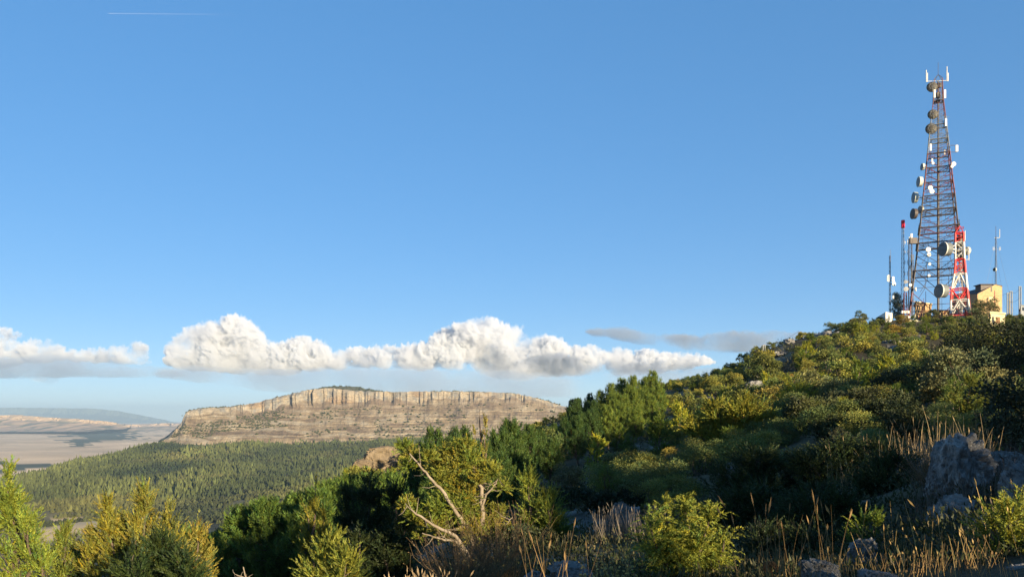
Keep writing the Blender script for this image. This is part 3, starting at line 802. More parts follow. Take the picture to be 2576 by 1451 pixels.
    near_oak(2060, 1004, 23, 1.0, (.040, .046, .018), 33, 'dark holm oak bush right of the yellow-green juniper dome')
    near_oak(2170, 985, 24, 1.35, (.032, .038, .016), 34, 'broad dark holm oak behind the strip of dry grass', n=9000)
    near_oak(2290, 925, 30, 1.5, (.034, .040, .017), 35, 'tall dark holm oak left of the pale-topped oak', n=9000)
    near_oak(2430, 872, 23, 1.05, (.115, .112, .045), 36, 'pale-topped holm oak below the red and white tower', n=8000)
    near_oak(2545, 792, 27, 1.9, (.020, .026, .011), 37, 'tall shade-darkened holm oak on the right edge of the frame', n=12000, lumps=40)  # right-edge oaks: darker leaves in place of shade
    near_oak(2460, 815, 34, 1.5, (.026, .032, .013), 38, 'shade-darkened holm oak in front of the small yellow hut', n=9000)
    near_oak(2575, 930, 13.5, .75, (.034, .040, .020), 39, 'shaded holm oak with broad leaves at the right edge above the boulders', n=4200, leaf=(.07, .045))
    near_oak(2130, 1062, 14.8, .45, (.085, .085, .04), 40, 'small half-lit holm oak bush at the left end of the dry grass', n=2600, leaf=(.055, .035))
    near_oak(1550, 1132, 30, .62, (.145, .138, .05), 41, 'rounded pale yellow oak bush in the middle of the dark slope', n=4200)
    near_oak(1430, 1165, 34, .7, (.11, .10, .045), 42, 'low lit oak bush left of the pale yellow one', n=3000)
    near_oak(1640, 1190, 24, .9, (.026, .032, .016), 43, 'dark grey-green oak bush below the pale yellow one', n=5000)
    near_oak(1420, 1235, 20, .9, (.024, .031, .014), 44, 'dark oak bush right of the upright bright juniper', n=5000)
    near_oak(1560, 1240, 17, .7, (.023, .030, .014), 45, 'dark oak bush behind the grey dry grass mound', n=4500)
    near_oak(2205, 1012, 19.5, 1.0, (.030, .040, .014), 47, 'dark green bush behind the dry grass strip', n=6000, leaf=(.07, .04))
    near_oak(2290, 1035, 17.5, .7, (.034, .042, .016), 48, 'low dark bush above the big boulder behind dry grass', n=4000, leaf=(.06, .035))
    near_oak(2120, 1050, 19, .8, (.030, .038, .014), 49, 'dark bush at the left back of the dry grass strip', n=4000, leaf=(.065, .04))
    near_oak(1330, 1330, 11.5, .5, (.034, .040, .016), 46, 'dark leafy bush at the foot of the bare-limbed juniper', n=3600, leaf=(.045, .03))

    # bare-limbed juniper: pale limbs carrying separate tufts
    Y = 12.0
    x0, y0, z0 = spot(1200, Y)
    def p(u, v, d=0.): return at(u, v, Y + d) - np.array([x0, y0, z0])
    rng = np.random.default_rng(77)
    wd, cr = Wood(), Crown()
    def limb(pts, r0, r1):
        q = np.array([p(*a) for a in pts])
        t = np.linspace(0, 1, len(q)); tt = np.linspace(0, 1, len(q) * 4)
        q = np.stack([np.interp(tt, t, q[:, k]) for k in range(3)], -1)
        q[1:-1] = (q[:-2] + q[1:-1] * 2 + q[2:]) / 4 + rng.normal(size=(len(q) - 2, 3)) * .006
        wd.tube(q, np.linspace(r0, r1, len(q)), 6)
        for i in range(4, len(q) - 1, 2):            # dead side twigs
            d = unit(rng.normal(size=3) * np.array([1, .5, .7]) + np.array([-.35, 0, .1])); L = rng.uniform(.10, .34)
            wd.tube(np.array([q[i], q[i] + d * L * .5 + [0, 0, -.01], q[i] + d * L + [0, 0, .03]]), [.007, .005, .002], 4)
    limb([(1205, 1475, .1), (1213, 1380, .05), (1214, 1320), (1212, 1260, -.05), (1213, 1230, -.05), (1198, 1205), (1190, 1170, .1)], .055, .014)
    limb([(1213, 1275, -.05), (1222, 1245, -.1), (1245, 1218, -.1), (1255, 1200)], .022, .006)
    limb([(1205, 1440, .1), (1180, 1330, -.1), (1145, 1285, -.2), (1115, 1235, -.25), (1085, 1205, -.3), (1055, 1170, -.3), (1030, 1140, -.3)], .042, .010)
    limb([(1200, 1440), (1150, 1345, -.3), (1095, 1325, -.4), (1045, 1290, -.5), (1020, 1265, -.5)], .036, .008)
    limb([(1195, 1450), (1150, 1360, -.3), (1110, 1358, -.45), (1062, 1340, -.5)], .030, .007)
    limb([(1213, 1330), (1195, 1260, .1), (1160, 1200, .2), (1140, 1150, .25)], .026, .007)
    limb([(1213, 1360), (1255, 1335, -.1), (1290, 1300, -.1)], .020, .006)
    tufts = [(1018, 1128, 20), (1040, 1150, 18), (1030, 1170, 14), (1100, 1175, 26), (1128, 1150, 26), (1150, 1175, 30), (1110, 1205, 24), (1185, 1160, 26), (1215, 1180, 26), (1240, 1190, 22), (1205, 1205, 16), (1080, 1150, 15),
             (1150, 1225, 30), (1180, 1245, 26), (1125, 1255, 32), (1160, 1280, 34), (1195, 1290, 28), (1100, 1280, 24), (1025, 1270, 17), (1045, 1295, 22), (1070, 1310, 22), (1105, 1330, 30), (1150, 1320, 30), (1190, 1335, 26), (1060, 1345, 14), (1235, 1320, 26),
             (1255, 1290, 18), (1265, 1225, 14), (1150, 1130, 18), (1175, 1120, 16), (1225, 1350, 28), (1270, 1345, 22), (1130, 1350, 18)]
    for u, v, r in tufts:
        c = p(u, v, rng.uniform(-.22, .4)); R = r / F * Y
        n = int(18 + r * 2.2)
        d = rand_dirs(rng, n); P = c + d * R * rng.uniform(.1, .75, (n, 1)); D = d * .8 + np.array([-.15, -.1, .75]) + rng.normal(size=(n, 3)) * .35
        gold = rng.random() * .8
        col = np.array(G) * (1 - gold) + np.array((.165, .140, .024)) * gold
        cr.sprays(rng, P, D, R * rng.uniform(.7, 1.3, n) + .03, 22, .052, .016, col, .12)
    plant('juniper_tree', (wd.mesh('trunk'), cr.mesh('crown', rng)), (x0, y0, z0), 'half-bare juniper with pale twisted limbs and bright tufts near the centre', 'juniper', bark=PALE_BARK)
near_plants()
# ------------------------------------------------------------------ pines, hillside bushes, shade trees
def zone(u, Y):
    if Y > 140: return 'on the ridge around the masts'
    if Y < 60: return 'on the lower slope ' + ('below the pine grove' if u < 1560 else 'left of the juniper dome' if u < 1720 else 'around the juniper dome' if u < 2000 else 'behind the dry grass strip' if u < 2330 else 'beside the right-edge oaks') + (', nearby' if Y < 32 else '')
    if u < 1720: return 'on the slope right of the pine grove'
    if u < 1990: return 'on the slope beneath the lone power pole'
    if u < 2260: return 'on the slope below the tall radio tower'
    return 'on the slope below the red and white tower'

def hillside():
    rng = np.random.default_rng(2024)
    PT = [pine(200 + k, 6.0, 1.45, dens=1.25, leaf=(.26, .06)) for k in range(5)]
    OT = [oak(300 + k, 2.3, 1.5, (.125, .136, .036), 3400, (.16, .10), 20, .08, .16) for k in range(5)]
    JT = [juniper(400 + k, [(0, 0, 2.6, .9), (.6, .2, 1.9, .7), (-.5, -.3, 2.1, .8), (.1, .6, 1.7, .7)][:2 + k % 3], (.138, .158, .026), 430, (.16, .055), 14, .5, .5, .05) for k in range(5)]
    OTN = [oak(320 + k, 2.3, 1.5, (.118, .128, .036), 8000, (.085, .052), 26, .06, .16) for k in range(3)]
    JTN = [juniper(420 + k, [(0, 0, 2.6, .9), (.6, .2, 1.9, .7), (-.5, -.3, 2.1, .8), (.1, .6, 1.7, .7)], (.130, .148, .026), 900, (.085, .026), 18, .4, .5, .08) for k in range(3)]
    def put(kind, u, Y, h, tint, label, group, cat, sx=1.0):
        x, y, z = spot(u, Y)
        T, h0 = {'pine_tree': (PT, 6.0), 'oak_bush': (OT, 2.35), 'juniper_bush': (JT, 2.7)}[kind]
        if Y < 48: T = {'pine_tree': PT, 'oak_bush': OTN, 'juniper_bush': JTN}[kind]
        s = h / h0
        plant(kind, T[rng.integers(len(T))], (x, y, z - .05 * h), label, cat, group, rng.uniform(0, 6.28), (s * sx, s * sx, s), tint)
    taken = []
    def free(x, y, r):
        for a, b, c in taken:
            if (a - x) ** 2 + (b - y) ** 2 < (r + c) ** 2: return False
        taken.append((x, y, r)); return True
    # the grove on the shoulder of the hill
    grove = [(1642, 938, 92), (1617, 952, 95), (1592, 950, 90), (1563, 957, 92), (1536, 968, 96), (1510, 985, 94), (1484, 994, 97), (1457, 1020, 100), (1438, 1046, 104), (1655, 975, 84), (1625, 985, 80), (1596, 990, 78), (1570, 1004, 78),
             (1545, 1020, 76), (1515, 1035, 74), (1490, 1050, 74), (1460, 1075, 70), (1640, 1020, 72), (1600, 1038, 68), (1560, 1052, 64), (1530, 1078, 60), (1485, 1092, 58), (1455, 1110, 54), (1500, 1020, 86), (1440, 1065, 86),
             (1580, 975, 86), (1550, 990, 86), (1475, 1035, 90), (1420, 1095, 66), (1450, 1045, 96)]
    ordn = ['leftmost', 'second from left', 'third from left', 'fourth from left', 'fifth from left', 'sixth from left', 'seventh from left', 'eighth from left', 'ninth from left', 'tenth from left', 'eleventh from left', 'twelfth from left', 'thirteenth from left', 'fourteenth from left']
    band = [('top row' if g[1] < 1000 else ('middle row' if g[1] < 1050 else 'bottom row')) for g in grove]
    def grove_place(k):
        mates = sorted([j for j in range(len(grove)) if band[j] == band[k]], key=lambda j: grove[j][0])
        return ordn[mates.index(k)] + ' of the ' + band[k]
    for k, (u, v, Y) in enumerate(grove):
        h = min(max(rise(u, v, Y), 3.2), 8.5)
        x, y, z = spot(u, Y); taken.append((x, y, 1.0))
        lit = u > 1500  # right pines get a sunlit leaf tint, left flank a shaded one
        put('pine_tree', u, Y, h, (1.75, 1.5, 1.0) if lit else (.7, .8, .8), ('sun-tinted green' if lit else 'dark green') + ' pine in the hill-shoulder grove, ' + grove_place(k), 'pines of the hill-shoulder grove', 'pine', rng.uniform(.85, 1.1))
    # dark pines behind the bare-limbed juniper
    back = [(1092, 1092, 42), (1135, 1108, 38), (1165, 1082, 46), (1250, 1092, 40), (1292, 1064, 44), (1330, 1076, 48), (1060, 1130, 44), (1215, 1120, 36), (1300, 1120, 36), (1360, 1085, 55), (1385, 1120, 44), (1270, 1150, 30), (1120, 1160, 34), (1395, 1080, 70)]
    for u, v, Y in back:
        x, y, z = spot(u, Y); taken.append((x, y, 1.2))
        put('pine_tree', u, Y, max(2.6, rise(u, v, Y)), (.85, .9, .8), 'dark pine behind the half-bare juniper, ' + ordn[sorted(b[0] for b in back).index(u)] + ' of them', 'pines behind the half-bare juniper', 'pine', rng.uniform(.9, 1.15))
    # pines down the left slope
    n = 0; tries = 0
    while n < 120 and tries < 5000:
        tries += 1
        Y = math.exp(rng.uniform(math.log(34), math.log(165))); u = rng.uniform(430, 1060)
        x, y, z = spot(u, Y)
        h = rng.uniform(4.6, 6.6)
        v = V0 - (z + h) / Y * F
        lim = interp(u, [(430, 1330), (480, 1312), (600, 1285), (700, 1262), (800, 1238), (860, 1205), (900, 1200), (1060, 1200)])
        if v < lim:
            h = (V0 - lim) / F * Y - z
            if h < 3.0: continue
            v = lim
        if v > 1490: continue
        if not free(x, y, 1.05 + .004 * Y): continue
        w = ('behind the golden junipers' if u < 520 else 'just right of the golden junipers' if u < 620 else 'midway between golden junipers and dark clump' if u < 730 else 'left of the dark juniper clump' if u < 840 else 'below the rocky outcrop')
        put('pine_tree', u, Y, h, tuple(np.array((1.2, 1.2, .9)) * rng.uniform(.85, 1.15)), f'{"tall" if h > 5.6 else "small"} green pine on the {"near" if Y < 62 else ("middle" if Y < 105 else "far")} left slope {w}', 'pines down the left slope', 'pine', rng.uniform(.95, 1.2)); n += 1
    for k, (u, v, Y, kind, lab) in enumerate([(868, 1176, 100, 'juniper_bush', 'juniper bush left of the tan outcrop'), (905, 1168, 101, 'oak_bush', 'oak bush on the left step of the tan outcrop'), (1018, 1138, 104, 'juniper_bush', 'upright juniper on the right end of the tan outcrop'),
            (1048, 1130, 106, 'oak_bush', 'oak bush behind the right end of the tan outcrop'), (940, 1178, 98, 'oak_bush', 'oak bush below the middle of the tan outcrop'), (985, 1172, 99, 'juniper_bush', 'juniper below the right half of the tan outcrop'), (845, 1200, 96, 'oak_bush', 'oak bush on the slope left below the tan outcrop')]):
        put(kind, u, Y, min(4.5, max(1.6, rise(u, v, Y))), (1.2, 1.15, .9), lab, None, 'bush', 1.0)
    # bushes over the hillside
    cnt = {'oak_bush': 0, 'juniper_bush': 0}; tries = 0
    while sum(cnt.values()) < 590 and tries < 14000:
        tries += 1
        Y = math.exp(rng.uniform(math.log(15), math.log(178))) if rng.random() < .3 else math.sqrt(rng.uniform(24 ** 2, 178 ** 2)); u = rng.uniform(1330, 2640)
        if Y < 60 and u < 1500: u = rng.uniform(1330, 2640)
        x, y, z = spot(u, Y)
        d = float(vnoise(np.array([[x / 13, y / 13, 3.0]]))[0])
        if d < -.42: continue
        big = rng.random() ** 1.6
        h = 1.0 + 2.1 * big
        if Y < 32: h = .5 + .028 * Y * (.6 + .6 * big)
        vt = V0 - (z + h) / Y * F
        if Y > 125 and 2180 < u < 2540: h = min(h, 1.9)
        if Y > 60 and vt < interp(u, [(1330, 1060), (1600, 985), (1800, 925), (1930, 875), (2050, 822), (2160, 782), (2200, 795), (2640, 780)]) - 4: h *= .6
        if not free(x, y, .48 * h + .1): continue
        kind = 'oak_bush' if rng.random() < .56 else 'juniper_bush'
        if cnt[kind] >= 300: continue
        cnt[kind] += 1
        size = 'large' if h > 2.3 else ('small' if h < 1.45 else 'medium')
        k = rng.random()
        if kind == 'oak_bush':
            cname, tint = ('pale olive', (1.35, 1.25, 1.0)) if k < .35 else (('grey-green', (.72, .80, .80)) if k < .93 else ('rusty olive', (1.45, 1.05, .75)))
            nm = 'holm oak bush'
        else:
            cname, tint = ('yellow-green', (1.4, 1.3, .8)) if k < .45 else ('dark green', (.55, .68, .60))
            nm = 'juniper bush'
        put(kind, u, Y, h, tuple(np.array(tint) * rng.uniform(.85, 1.15)), f'{size} {cname} {nm} {zone(u, Y)}', 'bushes scattered over the hillside', 'bush', rng.uniform(.95, 1.35))
    # holm oaks on the rise behind and right of the viewer; their shade falls over the foreground
    for k, (q, t, h, r) in enumerate(SHADE):
        a = math.radians(SUN_AZ); s = np.array([math.sin(a), math.cos(a)]); p_ = np.array([-s[1], s[0]])
        x, y = p_ * q + s * t
        plant('holm_oak', OT[k % 5], (x, y, hz(x, y) - .1), 'tall holm oak on the rise behind the viewer', 'oak', 'holm oaks on the rise behind the viewer', k * 1.7, (r / 1.5, r / 1.5, h / 2.35), (.6, .65, .7))
SHADE = [(9.0, 12, 5.0, 1.9), (10.9, 15, 5.2, 1.4), (15.0, 13, 4.6, 1.9), (17.4, 14, 4.4, 1.6), (8.6, 21, 6.0, 1.6), (3.9, 15, 3.4, .9), (28.0, 15, 5.2, 2.0), (31.5, 17, 5.0, 2.2), (35, 18, 5.4, 2.2), (38.5, 20, 5.6, 2.2), (42, 24, 6, 2.4)]
hillside()

# ------------------------------------------------------------------ low ground cover (uncountable)
def undergrowth():
    rng = np.random.default_rng(55)
    cr = Crown()
    N = 7000
    th = rng.uniform(math.radians(-36), math.radians(37), N); r = np.exp(rng.uniform(math.log(6), math.log(190), N))
    x, y = r * np.sin(th), r * np.cos(th)
    z = height(x, y)
    keep = vnoise(np.stack([x / 4, y / 4, 0 * x + 9], -1)) > -.45
    x, y, z, r = x[keep], y[keep], z[keep], r[keep]
    for k in range(len(x)):
        s = .12 + .010 * r[k] ** .9
        n = 34 if r[k] < 16 else 18
        d = rand_dirs(rng, n); d[:, 2] = np.abs(d[:, 2])
        P = np.array([x[k], y[k], z[k] - .03]) + d * s * rng.uniform(.3, 1.2, (n, 1)) * np.array([1.5, 1.5, .8])
        c = np.array([(.034, .042, .015), (.060, .056, .024), (.026, .034, .013), (.10, .08, .036)][rng.choice(4, p=[.35, .22, .35, .08])])  # scrub colours darkened to stand in for shade under the crowns
        cr.leaves(P, d + UP * .6 + rng.normal(size=(n, 3)) * .5, s * (.34 if r[k] < 16 else .5) * rng.uniform(.6, 1.3, n), s * (.13 if r[k] < 16 else .17) * rng.uniform(.6, 1.3, n), c * (1 + .2 * rng.normal(size=(n, 1))), True)
    o = link('undergrowth', cr.mesh('undergrowth', rng), LEAF, kind='stuff', label='low dark scrub and herbs covering the hillside')
undergrowth()

# ------------------------------------------------------------------ valley forest and mesa scrub (far masses)
def tree_mass(name, P, H, R, C, rng, label, rings=((.04, .92), (.48, .82)), k=6):
    n = len(P)
    a = np.linspace(0, 2 * math.pi, k, endpoint=False)[None, :] + rng.uniform(0, 6.28, (n, 1))
    V, Fc, per = [], [], k * len(rings) + 1
    for j, (zf, rf) in enumerate(rings):
        rad = R[:, None] * rf * rng.uniform(.72, 1.25, (n, k))
        zz = H[:, None] * (zf + rng.uniform(-.07, .07, (n, k)))
        V.append(np.stack([P[:, 0:1] + rad * np.cos(a + j * .5), P[:, 1:2] + rad * np.sin(a + j * .5), P[:, 2:3] + zz], -1))
    V.append((P + np.stack([R * rng.normal(size=n) * .12, R * rng.normal(size=n) * .12, H], -1))[:, None])
    V = np.concatenate(V, 1).reshape(-1, 3)
    f4 = []
    for j in range(len(rings) - 1):
        for i in range(k): f4.append((j * k + i, j * k + (i + 1) % k, (j + 1) * k + (i + 1) % k, (j + 1) * k + i))
    f3 = [((len(rings) - 1) * k + i, (len(rings) - 1) * k + (i + 1) % k, per - 1) for i in range(k)]
    off = (np.arange(n) * per)[:, None, None]
    cols = np.repeat(C, per, 0) * rng.uniform(.8, 1.2, (n * per, 1))
    me = mesh_np(name, V, [(np.array(f4)[None] + off).reshape(-1, 4), (np.array(f3)[None] + off).reshape(-1, 3)], cols)
    return link(name, me, FAR_LEAF, kind='stuff', label=label)
def far_vegetation():
    global FAR_LEAF
    m = NT('far_foliage')
    c = m.mix(1.0, m.attr().outputs['Color'], m.ramp(m.noise(.9, 4, .7), [(.3, (.68, .70, .72)), (.7, (1.32, 1.3, 1.2))]), 'MULTIPLY')
    m.base(c); m.bump(m.noise(1.1, 4, .7), 1.0, .8); FAR_LEAF = m.m
    rng = np.random.default_rng(11)
    N = 62000
    Y = np.sqrt(rng.uniform(800 ** 2, 2330 ** 2, N)); u = rng.uniform(-120, 1260, N)
    x = (u - U0) / F * Y
    yf = np.interp(u, [398, 474, 640, 860, 1100, 1500], [2120, 2080, 2120, 2150, 2220, 2300])
    ok = (Y < np.where(u < 398, 2300, yf + 6))
    ok &= ~((u < 120) & (Y > 1750)) & ~((u < 40) & (Y > 1650))
    q = np.stack([x, Y, 0 * x], -1)
    wx = x + 14 * fbm(q / 40, 3); wy = Y + 30 * fbm(q / 40 + 9, 3)
    for f in FIELDS: ok &= ~poly_mask(wx, wy, f)
    nz = fbm(q / 70 + 3, 3)
    sparse = np.clip((1180 - Y) / 200, 0, 1)
    ok &= nz > -1.2 + sparse * .75
    ok &= rng.random(N) < .72
    # clearing on the slope
    ok &= ((u - 372) / 26) ** 2 + ((Y - 1370) / 60) ** 2 > 1
    x, Y, u, nz = x[ok], Y[ok], u[ok], nz[ok]
    z = height(x, Y)
    n = len(x); print('forest trees', n)
    H = rng.uniform(7, 12.5, n); R = rng.uniform(2.1, 3.4, n)
    oakish = (Y < 1150) | (nz < -.5)
    H = np.where(oakish, H * .62, H); R = np.where(oakish, R * 1.15, R)
    pat = fbm(np.stack([x / 140, Y / 220, 0 * x], -1) + 40, 4)
    H = H * (1 + .42 * pat) * np.exp(.18 * rng.normal(size=n)); R = R * (1 + .34 * pat)
    C = np.array([.044, .055, .018]) * (1 + .26 * rng.normal(size=(n, 1))) * (1 + .6 * pat[:, None] * np.array([1.2, 1, .8]))
    C[oakish] *= np.array([1.15, 1.0, 1.05])
    tree_mass('forest', np.stack([x, Y, z - .5], -1), H, R, np.clip(C, .01, .3), rng, 'dense green pine forest filling the valley below the mesa')
    # mesa scrub
    T = MESA_T; rows = np.where((T > 1.04) & (T < 1.99))[0]; NC = MESA.shape[1]
    def pick(n, ulo, uhi, tlo, thi, thr):
        r = rng.choice(np.where((T > tlo) & (T < thi))[0], n); c = rng.integers(np.searchsorted(MESA_U, ulo), np.searchsorted(MESA_U, uhi), n)
        P = MESA[r, c]; k = fbm(np.stack([P[:, 0] / 60, P[:, 2] / 22, 0 * P[:, 0]], -1), 3) > thr
        return P[k]
    P = np.concatenate([pick(1500, 405, 720, 1.05, 2.0, .05), pick(500, 700, 960, 1.1, 1.95, .15), pick(500, 900, 1480, 1.5, 2.0, .3)])
    n = len(P)
    C = np.array([.045, .050, .022]) * (1 + .2 * rng.normal(size=(n, 1)))
    blob = ((.0, .8), (.35, 1.05), (.72, .75))
    tree_mass('mesa_scrub', P - [0, 0, .6], rng.uniform(2.0, 4.2, n), rng.uniform(1.4, 3.2, n), C, rng, 'dark bushes massed on the left flank of the mesa', blob, 7)
    rim = np.where((T < 0))[0][-3:]
    r = rng.choice(rim, 900); c = rng.integers(40, NC - 60, 900); P = MESA[r, c] + rng.normal(size=(900, 3)) * [3, 6, 0]
    k = (fbm(np.stack([P[:, 0] / 50, 0 * P[:, 0], 0 * P[:, 0]], -1), 2) > -.25) | (np.abs(MESA_U[c] - 890) < 75)
    P = P[k]; n = len(P)
    tree_mass('mesa_top_scrub', P - [0, 0, 1.5], rng.uniform(2.5, 5.5, n), rng.uniform(1.8, 3.4, n), np.array([.036, .044, .02]) * (1 + .2 * rng.normal(size=(n, 1))), rng, 'thin line of dark trees along the mesa rim', blob, 7)
    # bushes one can pick out on the open slope
    me = []
    for k in range(3):
        d = ICO_V * (1 + .32 * fbm(ICO_V * 2.1 + k * 5, 2)[:, None]) * np.array([1, 1, .85])
        mm = mesh_np('bush', d + [0, 0, .5], ICO_F, np.full((len(d), 3), 1.0) * np.array([.042, .046, .021])); mm.materials.append(FAR_LEAF); me.append(mm)
    P = pick(420, 620, 1470, 1.1, 1.97, -.35)[:250]
    for k, p in enumerate(P):
        o = link('mesa_bush', me[k % 3], label='small dark round bush on the open tan mesa slope', category='bush', group='bushes dotted over the open mesa slope')
        o.location = p; s = rng.uniform(1.8, 4.0); o.scale = (s, s, s * rng.uniform(.8, 1.1)); o.rotation_euler = (0, 0, k)
far_vegetation()

# ------------------------------------------------------------------ rocks
def fine_ico(levels):
    V, Fc = list(map(tuple, ICO_V)), [tuple(f) for f in ICO_F]
    for _ in range(levels):
        mid = {}; out = []
        def m(a, b):
            k = (min(a, b), max(a, b))
            if k not in mid:
                q = np.array(V[a]) + np.array(V[b]); V.append(tuple(q / np.linalg.norm(q))); mid[k] = len(V) - 1
            return mid[k]
        for a, b, c in Fc:
            x, y, z = m(a, b), m(b, c), m(c, a); out += [(a, x, z), (b, y, x), (c, z, y), (x, y, z)]
        Fc = out
    return np.array(V), np.array(Fc)
def rocks():
    V1, F1 = fine_ico(2); V0_, F0_ = fine_ico(1)
    m = NT('limestone')
    n = m.noise(3.0, 7, .65); n2 = m.noise(14, 5, .7)
    c = m.ramp(n, [(.28, (.10, .097, .094)), (.5, (.215, .21, .20)), (.72, (.38, .375, .355))])
    c = m.mix(m.ramp(n2, [(.52, (0, 0, 0)), (.62, (.7, .7, .7))]), c, (.05, .047, .04))
    c = m.mix(m.ramp(m.noise(5.5, 5, .7), [(.60, (0, 0, 0)), (.66, (.75, .75, .75))]), c, (.42, .41, .38))
    m.base(c); m.bump(m.noise(9, 8, .75), 1.0, .06); m.b.inputs['Roughness'].default_value = .95
    w = NT('warm_limestone')
    c = w.ramp(w.noise(.5, 7, .7), [(.3, (.09, .07, .045)), (.5, (.18, .14, .09)), (.7, (.25, .20, .14))])
    w.base(c); w.bump(w.noise(1.3, 7, .7), 1.0, .4); w.b.inputs['Roughness'].default_value = .95
    def rock(u, vt, vb, wid, Y, seed, label, mat=m.m, deep=1.0, fine=True, group=None, strata=0.0):
        px = Y / F
        a, f = (V1, F1) if fine else (V0_, F0_)
        q = a * 1.3 + seed * 3.7
        cell = np.abs(fbm(q * 1.1, 3)); d = 1 + .34 * fbm(q, 3) - .30 * np.clip(.22 - cell, 0, 1) / .22 + .11 * fbm(q * 4.5, 4)
        V = a * d[:, None]
        rg = np.random.default_rng(seed + 900)
        for _ in range(18):          # fracture planes
            nn = rg.normal(size=3); nn /= np.linalg.norm(nn); dd = rg.uniform(.52, .92); ex = V @ nn - dd
            V = V - np.clip(ex, 0, None)[:, None] * nn * .8
        V = V * (1 + .09 * fbm(q * 5, 5, .6) - .10 * np.clip(.12 - np.abs(fbm(q * 2.3 + 7, 3)), 0, 1) / .12)[:, None]
        pw = np.sign(V) * np.abs(V) ** (.55 if strata else .8)
        hgt = (vb - vt) * px
        V = pw * np.array([wid * px * .5, wid * px * .5 * deep, hgt * .62])
        if strata: V[:, 0] *= 1 + .10 * np.sin(V[:, 2] * strata); V[:, 1] *= 1 + .10 * np.sin(V[:, 2] * strata)
        c = at(u, vb, Y)
        V[:, 2] += hgt * .40
        g = hz(c[0], c[1])
        o = link('rock', mesh_np('rock', V, f, None, False), mat, label=label, category='rock')
        o.location = c
        if group: o['group'] = group
        return o
    rock(2415, 1088, 1250, 175, 8.8, 1, 'big grey boulder with lit top edge at the right', deep=1.0)
    rock(2395, 1235, 1420, 150, 7.6, 2, 'grey boulder with white lichen patch below the big one', deep=.9)
    rock(2530, 1120, 1215, 120, 9.2, 3, 'grey boulder right of the big one', deep=1.0)
    rock(2565, 1175, 1300, 110, 7.4, 4, 'grey rock on the right edge below the oak', deep=1.0)
    rock(2490, 1290, 1400, 100, 7.0, 5, 'dark shaded rock between boulder and lit juniper')
    rock(2062, 1400, 1475, 110, 5.0, 6, 'pale grey rock lying in the dry grass at the bottom')
    rock(2205, 1432, 1490, 95, 4.6, 7, 'flat cream rock at the bottom edge in the grass')
    rock(2168, 1355, 1430, 90, 6.2, 8, 'pointed grey rock behind the dry grass')
    rock(2560, 1418, 1480, 70, 4.6, 9, 'grey rock in the bottom right corner')
    rock(1440, 1412, 1470, 130, 6.2, 10, 'grey rock at the bottom left of the small yellow-leaved shrub')
    rock(1350, 1432, 1480, 90, 6.4, 11, 'low dark rock beside the dry broom shrub')
    rock(1715, 1215, 1275, 95, 19, 12, 'grey slab half hidden in the dark thicket')
    rock(1832, 1160, 1185, 48, 20, 13, 'small blue-grey rock left of the white one')
    rock(1912, 1154, 1178, 40, 19, 14, 'small white rock in the dark thicket')
    rock(1570, 1262, 1330, 90, 12, 15, 'grey rock mound under grey dry grass')
    rock(965, 1122, 1200, 112, 112, 17, 'sunlit tan outcrop standing over the forest', w.m, .8, True, None, 2.6)
    rock(915, 1152, 1215, 70, 108, 18, 'lower left step of the tan outcrop', w.m, .8, True, None, 2.2)
    rock(1035, 1136, 1190, 60, 114, 19, 'right end of the tan outcrop behind the junipers', w.m, .8, True, None, 2.4)
    rng = np.random.default_rng(9)
    spots = [(2140, 880, 100, 60), (2185, 890, 95, 70), (2245, 872, 118, 50), (2270, 880, 110, 60), (2300, 895, 92, 60), (2050, 838, 150, 40), (2075, 830, 152, 60), (2120, 822, 156, 50), (1985, 868, 148, 36), (1900, 960, 95, 60), (1850, 985, 88, 50), (2000, 940, 92, 50), (2330, 1000, 45, 60), (2210, 1000, 60, 60), (1780, 1010, 86, 40), (1960, 890, 132, 40), (2010, 905, 118, 40), (1700, 1060, 74, 50)]
    for k, (u, v, Y, wd) in enumerate(spots):
        x = (u - U0) / F * Y; z = hz(x, Y)
        vb = V0 - z / Y * F
        rock(u, vb - wd * .30, vb + wd * .12, wd, Y, 30 + k, 'grey limestone outcrop among the hillside bushes', m.m, 1.2, False, 'limestone outcrops on the hillside')
rocks()

